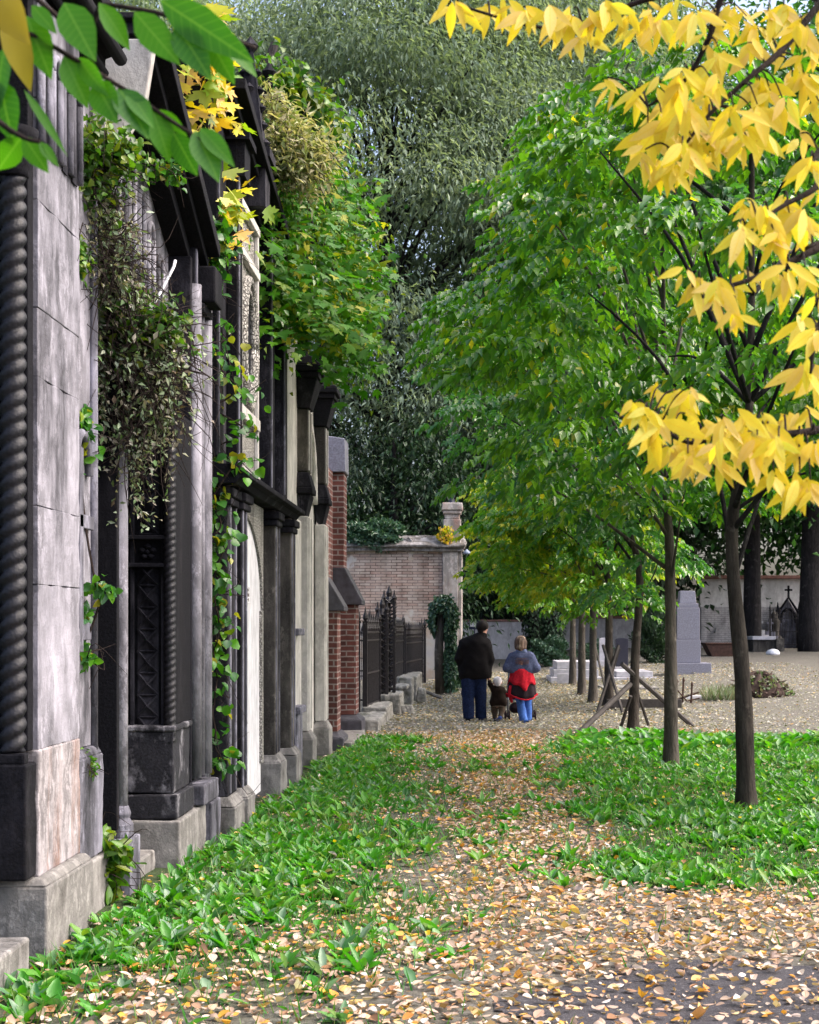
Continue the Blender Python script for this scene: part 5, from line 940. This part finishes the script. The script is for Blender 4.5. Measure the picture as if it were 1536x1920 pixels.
# ivy post
b = G(826, 1302); t = thing('ivy_stump', 'slim dead trunk crowned with a mop of hanging ivy near the old brick wall', 'tree', b); obj('trunk', MB().tube([b, b + (-.04, 0, 1.0), b + (.03, 0, 2.25)], [.13, .11, .09], 10), M['bark_l'], t, smooth=True)
n = 5200; u = rdir(n); P = b + (.07, 0, 1.85) + u * rnd(.5, 1, (n, 1)) * np.array([.36, .34, .55]); keep = ~((abs(P[:, 0] - b[0]) < .13) & (P[:, 1] < b[1]) & (P[:, 2] < b[2] + 2.0)); P = P[keep]; n = len(P)
leafmesh('ivy', P, R.normal(size=(n, 3)) * .5 + (0, 0, -.9), rdir(n) + (0, -.6, .5), rnd(.07, .14, n), rnd(.02, .045, n), M['ivy'], 'diam', t)
n = 1500; P = b + np.stack([.22 + rnd(-.1, .14, n), rnd(-.2, .2, n), rnd(.1, 1.5, n)], 1); leafmesh('ivy_trail', P, R.normal(size=(n, 3)) * .5 + (0, 0, -.9), rdir(n) + (0, -.6, .5), rnd(.06, .12, n), .03, M['ivy'], 'diam', t)

# ------------------------------------------------------------ plants on the tomb fronts
# overhanging maple: trunk hidden behind the facades
b = np.array([-3.6, 17.2, 0]); mt = thing('maple_tree', 'maple with lobed green leaves leaning out over the tomb fronts', 'tree', b); mb = MB(); p = curve([b, b + (.1, 0, 3), b + (.5, .2, 6.0), b + (1.3, .3, 8.6)], 6); mb.tube(p, np.linspace(.2, .05, len(p)), 8)
ends = [Up(px, py, Y) for px, py, Y in ((560, 250, 16), (600, 300, 16.5), (640, 340, 17), (560, 360, 15.5), (620, 420, 16), (680, 400, 17), (690, 470, 16.5), (600, 480, 15.5), (650, 520, 16), (560, 520, 15), (700, 560, 16.5), (620, 590, 15.5), (560, 600, 15), (670, 620, 16), (690, 660, 16), (640, 560, 17), (540, 440, 15), (530, 330, 15.5), (600, 540, 16.5), (650, 450, 17.5), (585, 420, 17), (545, 560, 15.2), (655, 590, 15.6), (700, 520, 17))]
for e in ends: limb(mb, p[int(rnd(10, 17))], e, .035, .006, .3)
obj('trunk', mb, M['bark_d'], mt, smooth=True); PP = []; DD = []
for e in ends: k = 95; q = R.normal(size=(k, 3)) * (.19, .35, .20) - (.14, 0, 0); PP.append(e + q); DD.append(q * 1.2 + R.normal(size=(k, 3)) * .3 + (.1, -.15, -.55))
P = np.concatenate(PP); n = len(P); leafmesh('crown', P, np.concatenate(DD), R.normal(size=(n, 3)) * .4 + (.3, -.5, .9), rnd(.06, .14, n), rnd(.06, .13, n), M['maple'], 'maple', mt)
k = 3200; P = np.array(ends)[R.integers(0, 20, k)] + R.normal(size=(k, 3)) * (.22, .5, .24) - (.14, 0, 0); leafmesh('small_leaves', P, rdir(k) + (0, 0, -.4), rdir(k) + (0, 0, 1), rnd(.05, .09, k), .025, M['bramble'], 'diam', mt)
# yellow maple sprig on the roofs
ym_ = thing('maple_sapling', 'young maple with bright yellow leaves growing on the tomb roof', 'tree', (-2.5, 12.2, 5.2)); mb = MB(); PP = []
for px, py, Y in ((380, 90, 12.0), (360, 150, 11.8), (400, 180, 12.2), (375, 215, 11.8), (415, 215, 12.2), (350, 120, 11.5), (400, 130, 12.4), (420, 380, 12.2), (435, 410, 12.3), (410, 345, 12.4), (380, 40, 12.3), (350, 60, 12.0), (410, 60, 12.6)):
    e = Up(px, py, Y); mb.tube(curve([np.array([-2.55, 12.2, 5.0]), (np.array([-2.4, 12.2, 5.6]) + e) / 2, e], 5), np.linspace(.018, .005, 11), 5); k = 17; PP.append(e + R.normal(size=(k, 3)) * (.10, .2, .13))
P = np.concatenate(PP); n = len(P); obj('stem', mb, M['twig'], ym_, smooth=True); leafmesh('foliage', P, R.normal(size=(n, 3)) * .5 + (.4, -.2, -.5), R.normal(size=(n, 3)) * .4 + (.3, -.5, .9), rnd(.10, .18, n), rnd(.10, .17, n), M['maple_y'], 'maple', ym_)
def clump(name, label, spots, Y, dpt, n, L, Wd, mat, cat, tpl='diam', sig=.12, drop=.4, twigs=0, tl=.5, X=None):
    pts = np.array([Up(px, py, FY(px, X) if X else Y) for px, py in spots]); t = thing(name, label, cat, pts.mean(0)); P = pts[R.integers(0, len(pts), n)] + R.normal(size=(n, 3)) * (sig, dpt, sig); P[:, 0] = np.maximum(P[:, 0], -2.3)
    leafmesh('foliage', P, R.normal(size=(n, 3)) * .6 + (.3, -.1, -drop), R.normal(size=(n, 3)) * .5 + (.4, -.3, .8), L * rnd(.6, 1.3, n), Wd * rnd(.7, 1.3, n), M[mat], tpl, t)
    m = MB()
    for _ in range(twigs):
        a = pts[R.integers(0, len(pts))] + R.normal(size=3) * (sig * .6, dpt * .6, sig * .6); d = rdir(1)[0] * (tl * .6, tl * .8, tl) + (.1, 0, -.25 * tl); m.tube(curve([a, a + d * .5 + rdir(1)[0] * .16, a + d + rdir(1)[0] * .14], 3), np.linspace(.0045, .0012, 7), 4)
    for a, b_ in zip(pts[:-1], pts[1:]): m.tube(curve([a, (a + b_) / 2 + rdir(1)[0] * .05, b_], 3), .007, 4)
    obj('stem', m, M['twig'], t); return t
clump('dry_creeper', 'thick mat of dry grey brown creeper hanging over the second tomb portal', [(150, 560), (180, 520), (200, 600), (230, 620), (260, 650), (290, 640), (220, 680), (180, 660), (250, 710), (290, 700), (310, 660), (200, 740), (240, 760), (160, 620), (270, 610), (210, 560), (190, 700), (275, 760), (300, 720), (170, 740), (240, 800), (265, 800)], 9.35, .12, 2700, .05, .012, 'dryvine', 'creeper', 'diam', .125, .5, 420, .5)
clump('bramble', 'green and rust leaved creeper growing through the top of the dry mat', [(240, 590), (270, 600), (300, 605), (325, 610), (220, 570), (290, 625), (250, 640), (210, 640)], 9.3, .08, 420, .06, .022, 'bramble', 'bramble', 'leaf', .08, .3, 20, .25)
clump('dry_creeper', 'tangle of bare twigs and dry stems beside the nearest pale pier', [(150, 380), (180, 420), (160, 460), (200, 480), (220, 440), (170, 520), (210, 540), (230, 510), (150, 430)], 9.1, .08, 1500, .05, .012, 'dryvine', 'creeper', 'diam', .08, .3, 200, .42)
clump('bramble', 'bright green bramble on the ledge above the dry twigs', [(150, 270), (170, 300), (190, 280), (215, 290), (160, 330), (180, 350), (235, 290), (150, 310), (200, 270), (140, 350)], 9.0, .12, 1300, .055, .022, 'bramble', 'bramble', 'leaf', .075, .4, 40, .3)
clump('bramble', 'small fern green tuft beside the pale pier', [(140, 470), (130, 490), (145, 495)], 8.7, .05, 260, .045, .016, 'bramble', 'bramble', 'leaf', .035, .5, 8, .15)
clump('bramble', 'little green sprig hanging at the face of the gable wall', [(285, 320), (300, 318), (318, 322), (330, 325)], 10.2, .06, 150, .05, .02, 'vine', 'creeper', 'leaf', .03, .4, 8, .2)
def strands(name, label, spots, Y, L0, L1, mat):
    t = thing(name, label, 'creeper', Up(*spots[0], Y)); m = MB(); PP = []
    for px, py in spots:
        for _ in range(4):
            p = [Up(px + rnd(-14, 14), py + rnd(-10, 10), Y + rnd(-.1, .15))]; n_ = int(rnd(L0, L1) / .06)
            for i in range(max(n_, 4)): p.append(p[-1] + np.array([rnd(-.018, .022), rnd(-.02, .02), -.06]))
            p = np.array(p); m.tube(p, np.linspace(.004, .0012, len(p)), 4); PP.append(p[2:])
    P = np.concatenate(PP); P = np.repeat(P, 3, 0) + R.normal(size=(len(P) * 3, 3)) * .02; n = len(P); obj('stem', m, M['twig'], t)
    leafmesh('foliage', P, rdir(n) + (.2, -.1, -.6), rdir(n) + (.4, -.3, .6), rnd(.025, .055, n), rnd(.006, .013, n), M[mat], 'diam', t)
strands('dry_creeper', 'thin dry strands trailing below the creeper mat over the portal', [(150, 640), (175, 690), (200, 740), (225, 770), (250, 790), (275, 780), (300, 740), (320, 690), (160, 560), (330, 640)], 9.3, .25, .75, 'dryvine')
clump('climbing_vine', 'green vine with round leaves trailing down the third tomb pilaster', [(360, 490), (385, 520), (370, 560), (400, 590), (420, 640), (390, 680), (420, 700), (450, 730), (385, 760), (455, 800), (390, 840), (380, 870), (440, 870), (400, 930), (410, 960), (405, 1000), (420, 1030), (400, 1070), (410, 1110), (405, 1140), (412, 1180), (400, 1220), (408, 1270), (402, 1320), (405, 1370), (415, 1420)], 12.0, .06, 430, .085, .042, 'vine', 'creeper', 'leaf', .075, .6, 40, .3)
clump('climbing_vine', 'dense leafy vine mass below the yellow maple sprig', [(365, 430), (350, 450), (380, 455), (400, 470), (365, 480), (340, 440), (385, 500), (375, 540), (395, 430), (365, 620), (380, 650)], 11.9, .08, 800, .075, .036, 'vine', 'creeper', 'leaf', .085, .5, 50, .35)
clump('climbing_vine', 'thin green vine sprigs on the cross bay beside the nearest pier', [(140, 780), (160, 800), (110, 800), (150, 850), (180, 1100), (195, 1105), (145, 1225), (155, 1230), (135, 1150)], 8.8, .04, 150, .07, .028, 'vine', 'creeper', 'leaf', .035, .5, 10, .2)
clump('weed_clump', 'green weeds growing at the foot of the black portal side', [(195, 1600), (205, 1620), (190, 1640), (215, 1610), (200, 1660)], 9.15, .06, 190, .10, .03, 'bramble', 'weeds', 'leaf', .045, -.2, 10, .2)
clump('weed_clump', 'small moss green tuft on the ledge of the cross bay', [(138, 1420), (145, 1428), (160, 1436)], 8.75, .04, 130, .05, .014, 'bramble', 'weeds', 'leaf', .03, -.2, 5, .1)
clump('goldenrod', 'pale dry plumes of goldenrod standing on the tomb roofs', [(490, 230), (510, 250), (540, 280), (520, 290), (560, 270), (580, 300), (500, 200), (550, 310), (530, 240), (570, 330), (600, 290)], 14.6, .15, 3600, .10, .014, 'straw', 'plant', 'diam', .12, .1, 80, .5)
clump('bramble', 'yellow green leafy bush on the roof above the dark pinnacles', [(480, 180), (520, 170), (550, 190), (580, 210), (560, 230), (610, 240), (540, 210), (500, 160)], 15.2, .2, 1700, .10, .035, 'bramble', 'bramble', 'leaf', .14, .3, 40, .4)

# ------------------------------------------------------------ near branches
def hero(name, label, cat, trunkp, nodes, branches, mat, Y0, leafL, leafW, nl=(3, 5), spread=.55, group=None, fixed=None, br0=.012):
    t = thing(name, label, cat, trunkp[0], group); obj('trunk', MB().tube(curve(trunkp, 6), np.linspace(.11, .03, 6 * (len(trunkp) - 1) + 1), 10), M['bark_d'], t, smooth=True)
    polys = []
    for br in branches:
        pts = [np.array(q, float) if len(q) == 4 else Up(*q) for q in br]; pts = [q[:3] for q in pts]; polys.append(curve(pts, 8))
    groups = [[] for _ in polys]
    for nd in [q for q in nodes if rnd() > .03]:
        best = min(range(len(polys)), key=lambda i: np.min(np.hypot(CX + F * polys[i][:, 0] / polys[i][:, 1] - nd[0], CY - F * (polys[i][:, 2] - EYE) / polys[i][:, 1] - nd[1]))); groups[best].append(nd)
    for poly, nds in zip(polys, groups):
        mb = MB().tube(poly, np.linspace(br0, .003, len(poly)), 7); PP, DD, NN, LL = [], [], [], []
        for nd in nds:
            sxy = np.hypot(CX + F * poly[:, 0] / poly[:, 1] - nd[0], CY - F * (poly[:, 2] - EYE) / poly[:, 1] - nd[1]); s = poly[np.argmin(sxy)]; e = Up(nd[0], nd[1], s[1] + rnd(-.22, .22)); mb.tube(curve([s, (s + e) / 2 + (0, 0, .02), e], 4), np.linspace(.003, .0016, 9), 4)
            k = R.integers(*nl); sc = rnd(.6, 1.2)
            for j in range(k):
                a = (j - (k - 1) / 2) / max(k - 1, 1) * 2 * spread + rnd(-.15, .15); d = np.array([math.sin(a) * 1.1, rnd(-.6, .5), -math.cos(a) * rnd(.6, 1.0)]); PP.append(e + (rnd(-.012, .012), rnd(-.02, .02), rnd(-.02, .01))); DD.append(d); NN.append(np.array([rnd(-.5, .5), -1 + rnd(-.3, .3), rnd(-.2, .7)])); LL.append(leafL * sc * rnd(.7, 1.15))
        b = obj('branch', mb, M['twig'], t, smooth=True)
        if PP: LL = np.array(LL); leafmesh('leaves', PP, np.array(DD), np.array(NN), LL, LL * leafW * rnd(.75, 1.1, len(LL)), M[mat], 'ash', b, smooth=True)
    if fixed:
        for mname, lst in fixed:
            P0 = np.array([Up(a, b_, Y) for a, b_, c_, d_, Y, w_ in lst]); P1 = np.array([Up(c_, d_, Y + rnd(-.05, .05)) for a, b_, c_, d_, Y, w_ in lst]); Ls = np.linalg.norm(P1 - P0, axis=1); n = len(lst)
            leafmesh('leaves', P0, P1 - P0, np.stack([rnd(-.5, .5, n), -np.ones(n), rnd(-.1, .6, n)], 1), Ls, Ls * np.array([w_ for *_, w_ in lst]), M[mname], 'ash', t, smooth=True)
    return t
YN = [(850, 0), (880, 5), (915, 10), (950, 5), (990, 15), (1030, 20), (1060, 40), (1090, 60), (1110, 25), (1140, 5), (1170, 30), (1190, 50), (1075, 15), (1010, 0), (1215, 10), (1240, 30), (1265, 5), (1285, 40), (1310, 20), (1330, 60), (1370, 0), (1400, 30), (1420, 50), (1440, 20), (1470, 10), (1500, 40), (1530, 20), (1530, 80), (1475, 60), (1350, 20), (1140, 145), (1195, 165), (1225, 150), (1255, 170), (1280, 135), (1300, 130), (1335, 150), (1350, 95), (1375, 110), (1400, 80), (1420, 150), (1240, 210), (1270, 230), (1300, 240), (1330, 210), (1350, 230), (1375, 200), (1390, 240), (1420, 195), (1445, 170), (1470, 190), (1500, 100), (1510, 140), (1530, 180), (1215, 230), (1250, 190), (1290, 190), (1320, 180),
      (1210, 280), (1235, 300), (1260, 305), (1300, 290), (1335, 270), (1400, 255), (1430, 245), (1500, 250), (1520, 300), (1490, 140), (1280, 270), (1360, 260), (1400, 375), (1430, 385), (1470, 370), (1500, 385), (1530, 360), (1385, 425), (1450, 430), (1480, 400), (1520, 420), (1290, 505), (1310, 515), (1340, 525), (1370, 530), (1400, 510), (1420, 540), (1450, 510), (1480, 495), (1510, 500), (1335, 555), (1380, 575), (1530, 565), (1500, 600), (1530, 620), (1510, 680), (1535, 700), (1240, 722), (1270, 730), (1300, 722), (1190, 755), (1210, 765), (1250, 770), (1285, 775), (1320, 790), (1350, 780), (1390, 775), (1430, 775), (1470, 780), (1510, 765), (1220, 815), (1260, 830), (1300, 820), (1340, 820), (1380, 830), (1420, 815), (1460, 820), (1500, 820), (1530, 815), (1290, 850), (1340, 850), (1420, 870), (1450, 885), (1500, 890), (1520, 900), (1235, 790), (1360, 800), (1400, 800), (1440, 800)]
hero('yellow_tree', 'yellow leaved tree whose branches hang into the top right of the picture', 'tree', [(2.0, 3.7, 0), (1.95, 3.7, 1.6), (1.85, 3.6, 3.2), (1.6, 3.5, 4.4)], YN,
     [[(1.6, 3.5, 4.3, 0), (1560, -80, 3.4), (1400, -40, 3.4), (1210, 0, 3.45), (1050, 55, 3.5), (860, 10, 3.55)], [(1.7, 3.5, 3.9, 0), (1480, -90, 3.3), (1365, -20, 3.3), (1330, 70, 3.32), (1285, 150, 3.35), (1215, 200, 3.4)],
      [(1.8, 3.6, 3.6, 0), (1600, -40, 3.5), (1536, 10, 3.4), (1470, 90, 3.35), (1400, 150, 3.3), (1330, 215, 3.3), (1270, 290, 3.3)], [(1.85, 3.6, 3.2, 0), (1600, 250, 3.4), (1536, 345, 3.3), (1470, 385, 3.25), (1400, 430, 3.2)],
      [(1.9, 3.6, 3.0, 0), (1590, 440, 3.35), (1536, 465, 3.3), (1440, 510, 3.25), (1370, 535, 3.2), (1300, 540, 3.2)], [(1.9, 3.65, 2.9, 0), (1620, 500, 3.3), (1540, 600, 3.25), (1520, 700, 3.25)],
      [(1.92, 3.7, 2.5, 0), (1640, 760, 3.4), (1536, 805, 3.3), (1440, 815, 3.25), (1370, 812, 3.2), (1290, 830, 3.2), (1215, 780, 3.2)]], 'yellow', 3.3, .088, .155, nl=(4, 8), spread=.75)
gl = [(120, 5, 175, 105, .25), (185, 5, 248, 92, .22), (252, 22, 335, 118, .22), (330, 45, 390, 138, .24), (385, 60, 442, 158, .24), (300, 0, 470, 110, .16), (400, 50, 485, 140, .18), (120, 105, 166, 200, .26), (146, 108, 196, 176, .18), (178, 150, 215, 226, .26), (222, 165, 276, 242, .24), (240, 172, 287, 228, .18), (285, 205, 322, 302, .26), (300, 205, 352, 258, .18), (325, 248, 372, 332, .26), (365, 245, 412, 332, .26), (375, 240, 438, 305, .18), (2, 150, 14, 262, .3), (40, 258, -8, 322, .28), (44, 255, 90, 324, .26), (72, 265, 112, 312, .2), (45, 168, 128, 292, .07), (50, 30, 92, 142, .25), (10, 90, -20, 200, .3), (60, 10, 105, 60, .2)]
hero('green_branch_tree', 'green leaved tree whose twigs hang across the top left of the picture', 'tree', [(-1.5, 1.6, 0), (-1.5, 1.6, 1.6), (-1.3, 1.8, 3.0), (-1.0, 2.0, 3.4)], [],
     [[(-1.2, 1.9, 3.2, 0), (60, -10, 2.25), (200, 8, 2.25), (310, 28, 2.25), (410, 62, 2.25), (480, 90, 2.3)], [(-1.2, 1.9, 3.0, 0), (-40, 20, 2.15), (60, 65, 2.2), (130, 105, 2.2), (230, 165, 2.2), (290, 205, 2.2), (430, 300, 2.2)], [(-1.3, 1.8, 2.9, 0), (-60, 180, 2.1), (0, 230, 2.1), (45, 258, 2.1), (75, 266, 2.1)]], 'green_near', 2.2, .1, .25, br0=.0045,
     fixed=[('green_near', [(a, b, c, d, 2.2 + .0 * i, w_) for i, (a, b, c, d, w_) in enumerate(gl)]), ('olive', [(8, 20, 62, 172, 2.15, .2), (0, -10, 40, 70, 2.15, .25)])])

# ------------------------------------------------------------ ground cover
def scatter(n, x0, x1, y0, y1, dens):
    x = rnd(x0, x1, n); y = y0 + (y1 - y0) * rnd(0, 1, n); k = rnd(0, 1, n) < dens(x, y); x, y = x[k], y[k]; return np.stack([x, y, H(x, y)], 1)
clearfac = lambda x, y: sstep(-2.05 + .03 * (y - 8) - .12, -2.0 + .03 * (y - 8) + .06, x)
patch = lambda x, y: .24 + .76 * sstep(-.4, .5, np.sin(x * 2.7 + 1.3 * np.sin(y * 1.1)) + np.sin(y * 1.9 + x) * .8)
def ground_leaves(name, P, D, N, L, Wd, mat, tpl, label, cat):
    o = leafmesh(name, P, D, N, L, Wd, M[mat], tpl, None, 'stuff'); tag(o, label, cat)
Q = scatter(11000, -2.3, 6.5, 6.2, 23, lambda x, y: grass_mask(x, y) ** 1.2 * clearfac(x, y) * patch(x, y)); m_ = 9; n = len(Q) * m_; sz = np.repeat(rnd(.6, 1.35, len(Q)), m_); a = rnd(0, 6.28, n); tone = np.clip(np.repeat(rnd(0, 1, len(Q)), m_) + R.normal(size=n) * .12, 0, 1)
o = leafmesh('weed_rosettes', np.repeat(Q, m_, 0) + np.stack([.015 * np.cos(a), .015 * np.sin(a), 0 * a], 1), np.stack([np.cos(a), np.sin(a), rnd(.15, 1.5, n)], 1), np.stack([-np.cos(a), -np.sin(a), .7 + 0 * a], 1) + R.normal(size=(n, 3)) * .15, rnd(.07, .135, n) * sz, rnd(.016, .027, n) * sz, M['weed'], 'leaf', None, 'stuff', rv=tone); tag(o, 'clumps of bright green broad leaved weeds growing on both sides of the path', 'weeds')
P = scatter(30000, -2.3, 6.5, 6.2, 23, lambda x, y: grass_mask(x, y) ** 1.3 * clearfac(x, y) * patch(x, y) * .9); n = len(P); a = rnd(0, 6.28, n); up = rnd(.1, 1.3, n)
ground_leaves('broadleaf_weeds', P, np.stack([np.cos(a), np.sin(a), up], 1), np.stack([-np.cos(a), -np.sin(a), .6 + 0 * a], 1), rnd(.05, .15, n), rnd(.011, .028, n), 'weed', 'leaf', 'bright green broad leaved weeds beside the leafy path', 'weeds')
P = scatter(46000, -2.3, 6.5, 5.8, 23, lambda x, y: np.clip(grass_mask(x, y) * 1.2 + .06, 0, 1) * clearfac(x, y) * (1 - asphalt_mask(x, y))); n = len(P); a = rnd(0, 6.28, n)
ground_leaves('grass', P, np.stack([np.cos(a) * .6, np.sin(a) * .6, rnd(.6, 1.6, n)], 1), rdir(n), rnd(.06, .17, n), rnd(.0025, .005, n), 'grass', 'blade', 'fine green grass among the weeds', 'grass')
P = scatter(5200, 1.35, 7, 19.8, 22.8, lambda x, y: sstep(1.3, 1.8, x) * sstep(22.9, 22.0, y + .6 * np.sin(x * 1.7) + .3 * np.sin(x * 4.1)) * sstep(19.6, 20.6, y + .5 * np.sin(x * 2.3)) * sstep(-.5, .6, np.sin(x * 3.1 + y * 2.2) + np.sin(y * 2.7 - x * 1.3) + .25)); n = len(P); a = rnd(0, 6.28, n)
ground_leaves('dock_leaves', P,  np.stack([np.cos(a), np.sin(a), rnd(.3, 1.3, n)], 1), np.stack([-np.cos(a), -np.sin(a), .7 + 0 * a], 1), rnd(.14, .28, n), rnd(.04, .07, n), 'weed', 'leaf', 'band of large bright green dock leaves around the second trunk', 'weeds')
def litter(name, P, L0, L1, mat, label, tp='curl'):
    n = len(P); a = rnd(0, 6.28, n); L = rnd(L0, L1, n); N = Z3 * R.choice([1, 1, -1], n)[:, None] + R.normal(size=(n, 3)) * .30; P = P + np.stack([0 * a, 0 * a, .008 + rnd(0, .03, n)], 1)
    o = leafmesh(name, P, np.stack([np.cos(a), np.sin(a), rnd(-.15, .25, n)], 1), N, L, L * rnd(.18, .42, n), M[mat], tp, None, 'stuff', smooth=True); tag(o, label, 'leaves')
def ld(x, y):
    gmk = grass_mask(x, y); near = sstep(10.4, 8.2, y + .3 * np.sin(x * 2.2)); path = sstep(.85, .25, abs(x - .45 + .04 * (y - 12) * 0)) ; d = np.maximum(.34 + .66 * np.maximum(near, path), 0) * (1 - .60 * gmk); return d * (1 - .55 * asphalt_mask(x, y)) * np.clip(sstep(-2.25 + .03 * (y - 8), -2.15 + .03 * (y - 8), x) + .0, 0, 1)
litter('ragged_leaf_litter', scatter(13000, -2.5, 4.2, 5.6, 24, ld), .022, .075, 'litter', 'ragged torn fallen leaves mixed through the leaf litter', 'dry')
litter('leaf_litter', scatter(42000, -2.5, 4.2, 5.6, 24, ld), .025, .068, 'litter', 'drifts of tan, orange and yellow fallen leaves on the near ground and path')
litter('far_leaf_litter', scatter(70000, -2.2, 10, 21.5, 46, lambda x, y: sstep(-1.75 + .03 * (y - 24), -1.5 + .03 * (y - 24), x) * np.clip(1.15 - .15 * abs(x - .2), .28, .8)), .025, .065, 'litter_p', 'pale fallen leaves scattered over the ground around and beyond the people')

P = scatter(26000, -2.4, 4.2, 5.6, 23, lambda x, y: ld(x, y) * .9); n = len(P); a = rnd(0, 6.28, n)
o = leafmesh('leaf_crumbs', P + np.stack([0 * a, 0 * a, .006 + rnd(0, .012, n)], 1), np.stack([np.cos(a), np.sin(a), rnd(-.2, .3, n)], 1), Z3 + R.normal(size=(n, 3)) * .5, rnd(.012, .04, n), rnd(.003, .012, n), M['litter'], 'dry', None, 'stuff'); tag(o, 'broken crumbs of dead leaves between the fallen leaves', 'leaves')
P = scatter(700, -2.3, 6.5, 7.5, 23, lambda x, y: np.clip(grass_mask(x, y), 0, 1) * .25); n = len(P)
o = leafmesh('yellow_flowers', P + (0, 0, .09), rdir(n) * (1, 1, .2), Z3 + R.normal(size=(n, 3)) * .3, .035, .017, M['maple_y'], 'dry', None, 'stuff'); tag(o, 'tiny yellow petals and flowers dotted over the green weeds', 'flowers')
